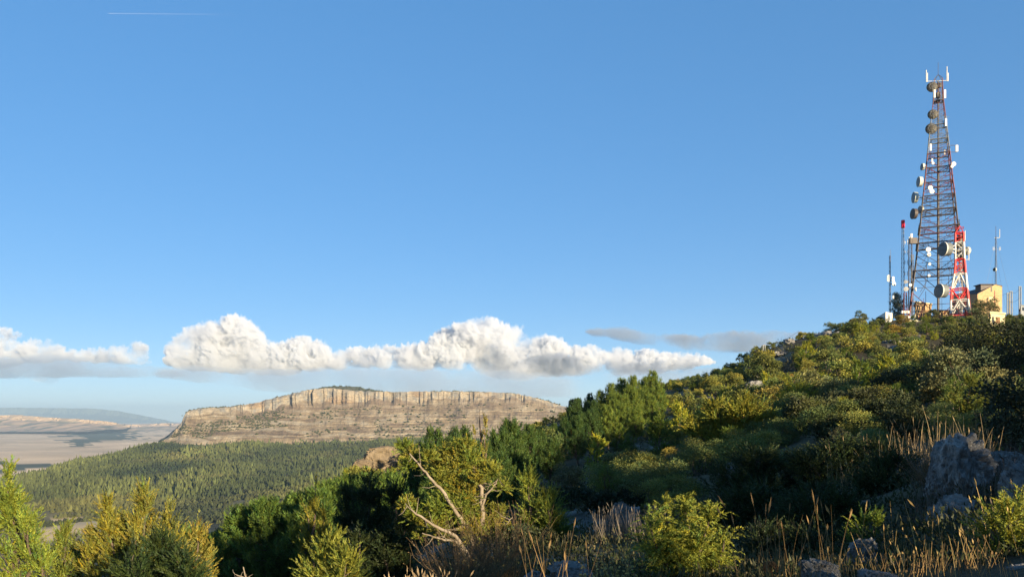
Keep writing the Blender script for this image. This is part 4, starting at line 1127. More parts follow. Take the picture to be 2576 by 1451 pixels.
# ------------------------------------------------------------------ dry grass and herbs
def stems(rng, P, H, lean, width, col, heads=0.0, seg=4, curve=.25):
    """Tapered grass stems as ribbons, with seed heads."""
    n = len(P)
    d = unit(np.stack([lean[0] + rng.normal(size=n) * .18, lean[1] + rng.normal(size=n) * .18, np.ones(n)], -1))
    side = rng.normal(size=(n, 3)); side[:, 2] = 0; side = unit(side)
    t = np.linspace(0, 1, seg + 1)
    ax = P[:, None] + d[:, None] * (H[:, None] * t)[..., None] + (side * H[:, None] * curve * rng.uniform(0, 1, (n, 1)))[:, None] * (t ** 2)[None, :, None]
    w = width * rng.uniform(.6, 1.3, (n, 1)) * (1 - .65 * t)[None]
    s2 = np.stack([side[:, 1], -side[:, 0], 0 * side[:, 0]], -1)
    V = np.stack([ax - s2[:, None] * w[..., None], ax + s2[:, None] * w[..., None]], 2).reshape(n, -1, 3)
    per = (seg + 1) * 2
    f = np.array([(2 * i, 2 * i + 1, 2 * i + 3, 2 * i + 2) for i in range(seg)])
    Fc = (f[None] + (np.arange(n) * per)[:, None, None]).reshape(-1, 4)
    C = np.repeat(np.clip(np.asarray(col) * (1 + .25 * rng.normal(size=(n, 1))), .01, .7), per, 0)
    V = V.reshape(-1, 3)
    m = rng.random(n) < heads
    if m.any():
        tip = ax[m, -1]; dd = unit(ax[m, -1] - ax[m, -2]); L = H[m] * rng.uniform(.10, .18, m.sum()); W = .0045 + .003 * rng.random(m.sum())
        for sgn in (0, 1):
            s3 = unit(np.cross(dd, rng.normal(size=dd.shape)))
            h = np.stack([tip - dd * (L * .3)[:, None], tip + dd * (L * .25)[:, None] + s3 * W[:, None], tip + dd * (L * .8)[:, None], tip + dd * (L * .25)[:, None] - s3 * W[:, None]], 1).reshape(-1, 3)
            k = len(h) // 4
            Fc = np.concatenate([Fc, np.arange(k * 4).reshape(k, 4) + len(V)]); V = np.concatenate([V, h])
            C = np.concatenate([C, np.repeat(np.asarray([col]) * 1.15, k * 4, 0)])
    return V, Fc, C
def grass():
    rng = np.random.default_rng(21)
    m = NT('straw'); m.base(m.attr().outputs['Color'])
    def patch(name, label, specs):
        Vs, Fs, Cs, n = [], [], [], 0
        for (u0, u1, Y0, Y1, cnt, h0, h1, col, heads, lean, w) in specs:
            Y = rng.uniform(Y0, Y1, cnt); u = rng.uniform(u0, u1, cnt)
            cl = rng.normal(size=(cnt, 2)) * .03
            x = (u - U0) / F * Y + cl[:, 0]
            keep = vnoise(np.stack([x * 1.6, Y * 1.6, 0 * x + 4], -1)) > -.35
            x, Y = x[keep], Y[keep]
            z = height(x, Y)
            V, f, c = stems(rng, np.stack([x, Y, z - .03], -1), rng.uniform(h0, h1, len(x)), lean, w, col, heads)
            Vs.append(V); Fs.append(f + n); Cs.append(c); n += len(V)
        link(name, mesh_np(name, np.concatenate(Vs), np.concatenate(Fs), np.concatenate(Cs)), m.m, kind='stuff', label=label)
    S, B, G = (.24, .17, .07), (.17, .11, .048), (.34, .31, .25)
    patch('dry_grass', 'tall dry straw grass across the bottom right', [
        (1960, 2640, 3.8, 6.4, 480, .10, .28, S, .2, (-.12, 0), .0022), (2080, 2620, 3.9, 6.0, 48, .28, .52, S, .45, (-.22, 0), .0026), (2200, 2560, 4.2, 5.2, 260, .08, .24, B, .2, (.05, 0), .0025),
        (1880, 2100, 4.2, 5.6, 60, .35, .62, B, .7, (-.05, 0), .0028), (1300, 1500, 4.6, 6.0, 26, .35, .62, B, .6, (.0, 0), .0028)])
    patch('dry_grass', 'strip of dry grass above the big boulder', [(2090, 2500, 11.5, 16, 1100, .20, .55, (.25, .18, .095), .4, (-.05, 0), .005), (2100, 2480, 12, 15, 80, .5, .9, (.25, .185, .1), .6, (-.1, 0), .006)])
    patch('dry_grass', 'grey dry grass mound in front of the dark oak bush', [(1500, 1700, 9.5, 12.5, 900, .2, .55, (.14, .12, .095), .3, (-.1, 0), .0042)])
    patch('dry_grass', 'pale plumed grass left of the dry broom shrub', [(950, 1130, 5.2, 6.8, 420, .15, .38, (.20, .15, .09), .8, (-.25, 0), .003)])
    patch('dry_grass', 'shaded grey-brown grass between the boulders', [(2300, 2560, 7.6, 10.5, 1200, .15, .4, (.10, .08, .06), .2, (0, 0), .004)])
    patch('dry_grass', 'short dry grass along the bottom of the slope', [(1000, 2000, 5, 9, 1500, .08, .22, (.11, .09, .045), .15, (0, 0), .003), (1350, 2000, 9, 16, 1200, .12, .3, (.08, .07, .04), .1, (0, 0), .005)])
    # broom-like dry shrub
    x, y, z = spot(1235, 7.2)
    def shrub(name, u, Y, n, hh, spread, col, w, label, cat, twig=3, seed=1):
        r = np.random.default_rng(seed)
        x, y, z = spot(u, Y)
        Vs, Fs, Cs, k = [], [], [], 0
        a = r.uniform(0, 6.28, n); e = r.uniform(0, 1, n) ** .7 * spread
        d = unit(np.stack([np.cos(a) * e, np.sin(a) * e, 1 - .35 * e], -1)); H = hh * r.uniform(.6, 1.1, n)
        V, f, c = [], [], []
        base = r.normal(size=(n, 3)) * [.06, .06, .0] - [0, 0, .04]
        cr, wd = Crown(), Wood()
        for i in range(n):
            pts = base[i] + d[i] * np.linspace(0, H[i], 5)[:, None] + np.array([0, 0, .10]) * (np.linspace(0, 1, 5) ** 2)[:, None] * H[i]
            wd.tube(pts, np.linspace(w, w * .35, 5), 3)
            for j in range(twig):
                p = pts[2 + j % 3]; q = unit(d[i] + r.normal(size=3) * .35 + UP * .4) * H[i] * r.uniform(.2, .4)
                wd.tube(np.array([p, p + q * .5, p + q]), [w * .5, w * .4, w * .2], 3)
            cr.sprays(r, pts[-2:], d[i][None].repeat(2, 0) + UP * .3, .12, 6, .022, .007, col, 0)
        o = bpy.data.objects.new(name, None); COL.objects.link(o); o.location = (x, y, z); o['label'] = label; o['category'] = cat
        t = wd.mesh('stems'); t.materials.append(DRY); link('stems', t, None, o)
        link('crown', cr.mesh('crown', r), LEAF, o)
    DRY = bark_material('dry_stem', (.11, .07, .035), (.20, .135, .066))
    shrub('broom_shrub', 1175, 7.4, 120, .62, 1.0, (.20, .135, .06), .0042, 'brown broom-like dry shrub below the half-bare juniper', 'shrub', 4, 3)
    shrub('broom_shrub', 1265, 7.8, 100, .66, .8, (.16, .125, .05), .0042, 'brown dry shrub right of the broom-like one', 'shrub', 4, 4)
    shrub('grey_shrub', 2350, 9.6, 90, .42, 1.1, (.12, .11, .10), .004, 'leafless grey shrub between the two boulders', 'shrub', 5, 5)
    # yellow-leaved shrub
    Y = 5.6; x, y, z = spot(1545, Y); r = np.random.default_rng(8)
    wd, cr = Wood(), Crown()
    def p(u, v, d=0.): return at(u, v, Y + d) - np.array([x, y, z])
    b = np.array([0, 0, -.03])
    for u, v in [(1480, 1385), (1498, 1400), (1520, 1385), (1548, 1330), (1590, 1338), (1570, 1375), (1535, 1400), (1560, 1410), (1515, 1425), (1585, 1420), (1490, 1430), (1545, 1430), (1600, 1440), (1525, 1445)]:
        t = p(u, v, r.uniform(-.08, .08)); pts = wd.limb(r, b + r.normal(size=3) * .02, t, .005, .0015, .10, 9, 4)
        n = 46; q = r.uniform(.25, 1, n); P = np.stack([np.interp(q, np.linspace(0, 1, 9), pts[:, k]) for k in range(3)], -1)
        d = rand_dirs(r, n) + unit(t) * .5
        cr.leaves(P + d * .006, d, .024 * r.uniform(.7, 1.3, n), .017 * r.uniform(.7, 1.3, n), np.array((.26, .215, .075)) * (1 + .25 * r.normal(size=(n, 1))))
    o = plant('leafy_shrub', (wd.mesh('trunk'), cr.mesh('crown', r)), (x, y, z), 'small shrub with round cream-yellow leaves at the bottom centre', 'shrub')
    # withered flower head
    Y = 5.0; x, y, z = spot(1940, Y); wd = Wood(); r = np.random.default_rng(5)
    top = at(1938, 1412, Y) - np.array([x, y, z])
    wd.tube(np.array([[0, 0, -.05], top * .5 + [.01, 0, 0], top]), [.005, .004, .004], 5)
    st = wd.mesh('stem'); wd = Wood()
    for k in range(46):
        d = rand_dirs(r, 1)[0]; d[2] = d[2] * .5 + .1; q = np.linspace(0, 1, 5)[:, None]
        wd.tube(top + d * q * .055 + np.array([0, 0, -.05]) * q ** 2 + unit(np.cross(d, UP)) * .02 * np.sin(q * 3), np.linspace(.004, .0025, 5), 4)
    o = bpy.data.objects.new('withered_flower', None); COL.objects.link(o); o.location = (x, y, z); o['label'] = 'curled rust-brown withered flower head in the grass'; o['category'] = 'flower'
    WITH = bark_material('withered', (.15, .065, .022), (.25, .12, .04))
    link('stem', st, WITH, o); link('flower_head', wd.mesh('flower_head'), WITH, o)
    # bare dead branch poking up at the lower left
    Y = 8.0; x, y, z = spot(615, Y); wd = Wood(); r = np.random.default_rng(6)
    b0 = np.array([0, 0, -.1]); t0 = at(612, 1425, Y) - np.array([x, y, z])
    wd.limb(r, b0, t0, .02, .006, .02, 6, 5)
    for k in range(8):
        q = t0 - np.array([0, 0, r.uniform(0, .22)]); d = unit(np.array([r.normal() * .6, r.normal() * .5, .7]))
        wd.limb(r, q, q + d * r.uniform(.06, .16), .005, .0015, .25, 5, 4)
    me = wd.mesh('dead_branch'); link('dead_branch', me, PALE_BARK, label='bare dead branch tip at the bottom edge left of centre', category='branch').location = (x, y, z)
grass()
# ------------------------------------------------------------------ masts, towers, huts and poles on the summit
def paint(name, col, rough=.55, metal=0.0, wear=.25):
    m = NT(name); n = m.noise(1.6, 5, .65)
    a = tuple(c * (1 - wear) for c in col); b = tuple(min(1, c * (1 + wear * .6)) for c in col)
    m.base(m.ramp(n, [(.3, a), (.7, b)])); m.b.inputs['Roughness'].default_value = rough; m.b.inputs['Metallic'].default_value = metal
    return m.m
RED, WHITE, STEEL, DARK = paint('red_paint', (.55, .035, .035)), paint('white_paint', (.58, .57, .53)), paint('galvanised_steel', (.17, .18, .185), .6, .1), paint('dark_steel', (.075, .062, .058))
OLDRED, DRUM, RADOME, TAN = paint('faded_red_paint', (.16, .045, .045)), paint('drum_white', (.50, .52, .46)), paint('radome_grey', (.22, .235, .24)), paint('ochre_render', (.36, .25, .135), .9)  # radome grey holds the shade of faces turned from the sun
CREAM, SLATE, GLASS, BROWN = paint('cream_render', (.46, .40, .25), .9), paint('roof_slate', (.070, .060, .062), .8), paint('window_dark', (.025, .028, .032), .2), paint('wood_brown', (.17, .10, .05), .8)
DISHGREY = paint('dish_grey', (.13, .145, .145))
WIRE = paint('cable_black', (.03, .03, .03))

class Bars:
    def __init__(s): s.V, s.F, s.n = [], [], 0
    def bar(s, p, q, r, k=5):
        p, q = np.asarray(p, float), np.asarray(q, float)
        t = (q - p) / max(np.linalg.norm(q - p), 1e-9)
        a = np.cross(t, [0, 0, 1] if abs(t[2]) < .9 else [1, 0, 0]); a /= np.linalg.norm(a); b = np.cross(t, a)
        an = np.linspace(0, 2 * math.pi, k, endpoint=False) + .4
        ring = r * (np.cos(an)[:, None] * a + np.sin(an)[:, None] * b)
        V = np.concatenate([p + ring, q + ring]); 
        f = [(i, (i + 1) % k, k + (i + 1) % k, k + i) for i in range(k)]
        s.V.append(V); s.F.append(np.array(f) + s.n); s.n += 2 * k
    def box(s, c, d, ax=None):
        c = np.asarray(c, float); d = np.asarray(d, float) / 2
        R = np.eye(3) if ax is None else np.asarray(ax)
        V = np.array([(x, y, z) for z in (-1, 1) for y in (-1, 1) for x in (-1, 1)]) * d @ R + c
        s.V.append(V); s.F.append(np.array([(0, 2, 3, 1), (4, 5, 7, 6), (0, 1, 5, 4), (1, 3, 7, 5), (3, 2, 6, 7), (2, 0, 4, 6)]) + s.n); s.n += 8
    def obj(s, name, mat, parent, smooth=False, **kw): return link(name, mesh_np(name, np.concatenate(s.V), np.concatenate(s.F), None, smooth), mat, parent, **kw)
def root(name, loc, label, cat, group=None):
    o = bpy.data.objects.new(name, None); COL.objects.link(o); o.location = loc; o['label'] = label; o['category'] = cat
    if group: o['group'] = group
    return o
def frame_of(d):
    d = np.asarray(d, float); d = d / np.linalg.norm(d)
    a = np.cross([0, 0, 1.0], d); a /= np.linalg.norm(a); return d, a, np.cross(d, a)
def drum(parent, c, d, r, depth, face=RADOME, body=DRUM, mount=None):
    """Shrouded microwave dish: rear cone, drum, rim, radome."""
    d, a, b = frame_of(d); k = 28; an = np.linspace(0, 2 * math.pi, k, endpoint=False)
    prof = [(-depth * .75, .18), (-depth * .55, .5), (-depth * .32, .92), (-depth * .3, 1.0), (depth * .38, 1.0), (depth * .38, 1.06), (depth * .5, 1.06), (depth * .5, .97)]
    V = np.concatenate([c + d * t + r * f * (np.cos(an)[:, None] * a + np.sin(an)[:, None] * b) for t, f in prof])
    o = link('dish', mesh_np('dish', V, [grid_faces(len(prof), k, True)], None, False), body, parent)
    prof = [(depth * .49, .97), (depth * .53, .6), (depth * .55, .02)]
    V = np.concatenate([c + d * t + r * f * (np.cos(an)[:, None] * a + np.sin(an)[:, None] * b) for t, f in prof])
    link('radome', mesh_np('radome', V, grid_faces(3, k, True), None, True), face, o)
    if mount is not None:
        bb = Bars(); bb.bar(c - d * depth * .6, mount, max(.05, r * .07)); bb.bar(c - d * depth * .4 + b * r * .6, mount, max(.03, r * .04)); bb.bar(c - d * depth * .4 - b * r * .6, mount, max(.03, r * .04)); bb.obj('mount', DARK, o)
    return o
def back_dish(parent, c, d, r):
    """Open parabolic dish seen from behind, with ribs and back frame."""
    d, a, b = frame_of(d); k = 24; an = np.linspace(0, 2 * math.pi, k, endpoint=False)
    prof = [(-.30 * r, .05), (-.25 * r, .35), (-.1 * r, .72), (.05 * r, 1.0), (.09 * r, 1.0), (-.06 * r, .72), (-.2 * r, .35)]
    V = np.concatenate([c + d * t + r * f * (np.cos(an)[:, None] * a + np.sin(an)[:, None] * b) for t, f in prof])
    o = link('dish', mesh_np('dish', V, grid_faces(len(prof), k, True), None, True), DISHBACK, parent)
    bb = Bars()
    for i in range(8):
        e = math.cos(i * math.pi / 4) * a + math.sin(i * math.pi / 4) * b
        bb.bar(c - d * .42 * r + e * .2 * r, c - d * .02 * r + e * .98 * r, .045)
        e2 = math.cos((i + 1) * math.pi / 4) * a + math.sin((i + 1) * math.pi / 4) * b
        bb.bar(c - d * .30 * r + e * .6 * r, c - d * .30 * r + e2 * .6 * r, .04)
    bb.obj('back_frame', STEEL, o)
DISHBACK = paint('dish_back', (.075, .066, .05))
def panel(parent, c, h, w=.28, name='panel_antenna', mat=WHITE):
    b = Bars(); b.box(c, (w, .16, h)); b.bar(c - np.array([0, -.15, h * .45]), c + np.array([0, .15, h * .45]), .04); b.obj(name, mat, parent)

def big_tower():
    Y = 180.; px = Y / F
    x0, y0, z0 = spot(2360, Y); z0 -= .3
    o = root('radio_tower', (x0, y0, z0), 'tall tapering red and grey lattice radio tower with many dishes', 'tower')
    def zz(v): return (V0 - v) * px - z0
    ext = [(188, 11), (201, 12), (256, 15), (318, 23.5), (391, 32.5), (464, 41), (498, 46), (534, 50), (578, 55), (617, 61), (686, 70.5), (740, 80), (812, 90)]
    a0 = math.radians(19.5)
    def corner(v, k, f=1.0):
        R = interp(v, ext) * px / math.cos(a0) * f
        an = math.pi + a0 + k * math.pi / 2           # first corner leftmost, turning
        return np.array([R * math.cos(an), R * math.sin(an), zz(v)])
    levels = [201, 214, 228, 242, 256, 271, 287, 302, 318, 336, 355, 373, 391, 409, 427, 445, 464, 481, 498, 516, 534, 556, 578, 597, 617, 650, 686, 740, 806]
    rings = {256, 318, 355, 391, 427, 464, 498, 534, 578, 617, 686}
    def tone(v): return OLDRED if (225 < v < 300 or 388 < v < 500 or 560 < v < 600 or v > 740) else (STEEL if v < 420 else DARK)
    for i in range(4):
        for v0, v1 in ((201, 300), (300, 391), (391, 500), (500, 617), (617, 740), (740, 812)):
            vs = [v0] + [l for l in levels if v0 < l < v1] + [v1]
            b = Bars()
            for p, q in zip(vs[:-1], vs[1:]): b.bar(corner(p, i), corner(q, i), .07 + .10 * (p - 190) / 610)
            b.obj('leg', tone((v0 + v1) / 2), o)
    for j, (v0, v1) in enumerate(zip(levels[:-1], levels[1:])):
        b = Bars(); r = .035 + .045 * (v0 - 190) / 610
        for i in range(4):
            A, B, Cc, D = corner(v0, i), corner(v0, i + 1), corner(v1, i), corner(v1, i + 1)
            if v0 < 391 or v0 in rings: b.bar(A, B, r * (1 if v0 in rings else .6))
            if v0 < 391: b.bar(A, D, r * .8); b.bar(B, Cc, r * .8)
            else:
                M = (Cc + D) / 2; T = (A + B) / 2
                b.bar(A, M, r); b.bar(B, M, r)
                if v0 >= 391:
                    b.bar((A + Cc) / 2, (A + M) / 2, r * .7); b.bar((B + D) / 2, (B + M) / 2, r * .7); b.bar((A + M) / 2, T * .5 + A * .5, r * .7); b.bar((B + M) / 2, T * .5 + B * .5, r * .7)
                if v0 >= 617: b.bar((A + Cc) / 2, (B + D) / 2, r * .7); b.bar((A + M) / 2, Cc * .7 + M * .3, r * .7); b.bar((B + M) / 2, D * .7 + M * .3, r * .7)
        b.obj('bracing', tone((v0 + v1) / 2 + 9), o)
        if v0 in rings:
            b = Bars(); big = 1.0 if v0 < 560 else 1.06
            for i in range(4):
                A, B = corner(v0, i, big), corner(v0, i + 1, big); up = np.array([0, 0, 1.0])
                b.bar(A, B, .10 + .05 * (v0 > 500)); b.bar(A + up, B + up, .04); b.bar(A + up * .55, B + up * .55, .025)
                A2, B2 = corner(v0, i, .72), corner(v0, i + 1, .72); b.bar(A2, B2, .06)
                for t in np.linspace(0, 1, 9): b.bar(A * (1 - t) + B * t, A2 * (1 - t) + B2 * t, .03); b.bar(A * (1 - t) + B * t, A * (1 - t) + B * t + up, .025)
            b.obj('platform', DARK if v0 > 380 else STEEL, o)
    b = Bars(); b.bar((0, 0, 0), (0, 0, zz(380)), .24, 8); b.bar((0, 0, zz(380)), (0, 0, zz(205)), .16, 8); b.obj('cable_column', DARK, o)
    b = Bars()
    for s in (-.25, .25): b.bar((.45 + s, -.3, 0), (.45 + s, -.3, zz(215)), .035)
    for k in range(170): b.bar((.2, -.3, .4 + k * .33), (.7, -.3, .4 + k * .33), .02, 3)
    b.obj('ladder', STEEL, o)
    b = Bars()
    top = np.array([0, 0, zz(188)])
    for i in range(4): b.bar(corner(201, i), top, .05)
    b.bar(top, (0, 0, zz(158)), .045); b.obj('lightning_rod', DARK, o)
    def loc(u, v, dy=0.): return np.array([(u - U0) / F * (Y + dy) - x0, dy, (V0 - v) / F * (Y + dy) - z0])
    for u, v0, v1 in ((2330, 177, 207), (2333, 184, 207), (2382, 168, 205), (2385, 184, 205)):
        b = Bars(); b.bar(loc(u, v0), loc(u, v1), .10, 6); b.bar(loc(u, v1 - 2), loc(2358, 204), .05); b.obj('whip_antenna', WHITE, o)
    for u, v, r in ((2345, 219, 13), (2347, 288, 12.5), (2343, 324, 14)): back_dish(o, loc(u, v, -.8), (.25, .95, -.05), r * px)
    for u, v, r, q in ((2322, 420, 8.2, .05), (2315, 457.5, 12.2, .10), (2303, 497, 13, .12), (2300.5, 538, 12.5, .0), (2317, 527.5, 9, -.1)):
        drum(o, loc(u, v, -.6), (-1, q, 0), r * px, r * px * .8, mount=loc(u + 22, v + 3, 0), body=DRUM if v != 538 else DARK, face=RADOME if v != 538 else DARK)  # one drum coloured dark as if turned away from the sun
    for u, v, r in ((2347, 411, 3), (2340, 473, 5.2), (2344, 482, 5.2), (2399, 413, 5), (2395, 419, 3.4), (2335, 628, 5.5), (2337, 640.5, 4.6), (2338.5, 664.5, 3), (2337, 693, 3)):
        drum(o, loc(u, v, -4.2), (-.12, -1, 0), r * px, r * px * .6, face=WHITE, body=WHITE, mount=loc(u + 1, v, -1.8))
    for u, v, h in ((2377, 237, 21), (2351, 236, 20), (2379.5, 308, 19), (2341, 371, 17), (2376, 384, 12), (2345, 404, 9)): panel(o, loc(u, v, -2.2), h * px, .42 if h > 12 else .3)
    b = Bars()
    for v in (366, 383): b.bar(loc(2391, v), loc(2407, v), .06)
    b.obj('bracket', DARK, o); panel(o, loc(2407, 373.5), 16 * px, .55)
    b = Bars()
    for k in range(4): b.bar(loc(2378 + k * 3, 292), loc(2378 + k * 3, 296), .02, 3)
    b.bar(loc(2374, 294), loc(2388, 294), .025); b.obj('yagi_antenna', STEEL, o)
    for u, v, d in ((2360, 240, (.8, .6, 1.2)), (2363, 215, (.7, .6, 1.0)), (2358, 255, (1.0, .6, .5))):
        b = Bars(); b.box(loc(u, v, -.3), d); b.obj('equipment_box', DISHBACK, o)
big_tower()

def red_white_tower():
    Y = 172.; px = Y / F
    x0, y0, z0 = spot(2416, Y)
    z0 = (V0 - 816) * px
    o = root('lattice_tower', (x0, y0, z0), 'squat red and white banded lattice tower with two large drum dishes', 'tower')
    lev = [(586.6, 12.4), (610.4, 12.6), (652.7, 13.4), (689.5, 16.9), (727.5, 23.2), (755.6, 26), (790.3, 28.2), (822, 31.4)]
    cen = {586.6: 2413.6, 610.4: 2414, 652.7: 2415, 689.5: 2415.6, 727.5: 2414, 755.6: 2414.6, 790.3: 2416.6, 822: 2416.5}
    a0 = math.radians(33)
    def P(v, e, k, cu):
        R = e * px / math.cos(math.radians(45) - a0); an = math.pi + math.radians(45) - a0 + k * math.pi / 2
        return np.array([R * math.cos(an) + (cu - 2416) * px, R * math.sin(an), (V0 - v) * px - z0])
    for s, ((v0, e0), (v1, e1)) in enumerate(zip(lev[:-1], lev[1:])):
        mat = RED if s % 2 == 0 else WHITE
        b2 = Bars()
        for i in range(4):
            A, B, Cc, D = P(v0, e0, i, cen[v0]), P(v0, e0, i + 1, cen[v0]), P(v1, e1, i, cen[v1]), P(v1, e1, i + 1, cen[v1])
            b = Bars(); b.bar(A, Cc, .21, 6); b.obj('leg', mat, o)
            b2.bar(A, B, .15)
            if s < 3:
                M1, M2 = (A + Cc) / 2, (B + D) / 2; b2.bar(A, M2, .1); b2.bar(M1, M2, .1); b2.bar(M2, Cc, .1)
            else:
                M = (A + B) / 2 if s % 2 else (Cc + D) / 2
                if s % 2: b2.bar(M, Cc, .15); b2.bar(M, D, .15)
                else: b2.bar(A, M, .15); b2.bar(B, M, .15)
                b2.bar((A + Cc) / 2, (B + D) / 2, .06)
        b2.obj('bracing', mat, o)
    b = Bars(); t = np.array([-.1, 0, (V0 - 568) * px - z0])
    for i in range(4): b.bar(P(586.6, 12.4, i, 2413.6), t, .07)
    for i in range(4):
        for f in (.0, 1.1): b.bar(P(586.6, 12.4, i, 2413.6) + [0, 0, f], P(586.6, 12.4, i + 1, 2413.6) + [0, 0, f], .07)
    b.obj('peak', RED, o)
    def loc(u, v, dy=0.): return np.array([(u - U0) / F * (Y + dy) - x0, dy, (V0 - v) / F * (Y + dy) - z0])
    b = Bars()
    for s in (-.3, .3): b.bar(loc(2416, 816) + [s, -.2, 0], loc(2414, 590) + [s, -.2, 0], .05)
    for k in range(60): b.bar(loc(2416, 812 - k * 3.6) + [-.3, -.2, 0], loc(2416, 812 - k * 3.6) + [.3, -.2, 0], .03, 3)
    b.obj('ladder', WHITE, o)
    for u, v, d in ((2414, 618, (1.6, 1.2, .5)), (2414, 632, (1.6, 1.2, .5)), (2414, 645, (1.6, 1.2, .5)), (2416, 600, (.9, .8, 1.4))):
        b = Bars(); b.box(loc(u, v), d); b.obj('equipment_box', DISHBACK, o)
    for u, v in ((2381, 627), (2371, 732)):
        dd = drum(o, loc(u, v, -1.6), (-.992, -.136, 0), 16.4 * px, 22 * px, body=DISHGREY, face=DISHGREY)
        b = Bars(); d, a, e = frame_of((-.992, -.136, 0)); k = 28; an = np.linspace(0, 2 * math.pi, k, endpoint=False)
        c = loc(u, v, -1.6); r = 16.4 * px; dp = 22 * px
        V = np.concatenate([c + d * t + r * 1.075 * (np.cos(an)[:, None] * a + np.sin(an)[:, None] * e) for t in (dp * .36, dp * .46)])
        link('rim', mesh_np('rim', V, grid_faces(2, k, True), None, True), WHITE, dd)
        b = Bars(); b.box(c + d * dp * .545 + e * r * .55, (.05, .9, .12), np.array([d, a, e])); b.obj('nameplate', DARK, dd)
        b = Bars(); b.bar(loc(u + 12, v, -1.0), loc(u + 24, v, -.5), .14); b.bar(loc(u + 12, v - 6, -1.0), loc(u + 22, v - 10, -.4), .08); b.bar(loc(u + 12, v + 6, -1.0), loc(u + 22, v + 10, -.4), .08); b.obj('mount', WHITE if v < 700 else RED, dd)
    drum(o, loc(2431, 631, .8), (.9, .3, 0), 10 * px, 8 * px, body=DRUM)
    for u, v0, v1 in ((2427.5, 580, 606), (2437, 630, 655), (2401, 614, 648), (2396.5, 730, 742)):
        b = Bars(); b.bar(loc(u, v0), loc(u, v1), .09, 6); b.bar(loc(u, v1 - 3), loc(2416, v1), .05); b.obj('whip_antenna', WHITE, o)
red_white_tower()

def lattice_mast(name, u, v0, v1, Y, w0, w1, mat, label, cat='mast', legs=3, step=None):
    px = Y / F
    x0, y0, z0 = spot(u, Y); zb = min(z0, (V0 - v1) * px)
    o = root(name, (x0, y0, zb), label, cat)
    zt = (V0 - v0) * px - zb
    n = max(8, int(zt / (step or 1.0)))
    def c(t, k): 
        r = (w1 * (1 - t) + w0 * t) * px / 2 * 1.12; a = k * 2 * math.pi / legs + .5
        return np.array([r * math.cos(a), r * math.sin(a), zt * t])
    for k in range(legs):
        b = Bars(); b.bar(c(0, k), c(1, k), .055); b.obj('leg', mat, o)
    b = Bars()
    for i in range(n):
        for k in range(legs):
            b.bar(c(i / n, k), c((i + 1) / n, k + 1), .028, 4); b.bar(c((i + 1) / n, k), c((i + 1) / n, k + 1), .028, 4)
    b.obj('bracing', mat, o)
    def loc(uu, vv, dy=0.): return np.array([(uu - U0) / F * (Y + dy) - x0, dy, (V0 - vv) / F * (Y + dy) - zb])
    return o, loc, px
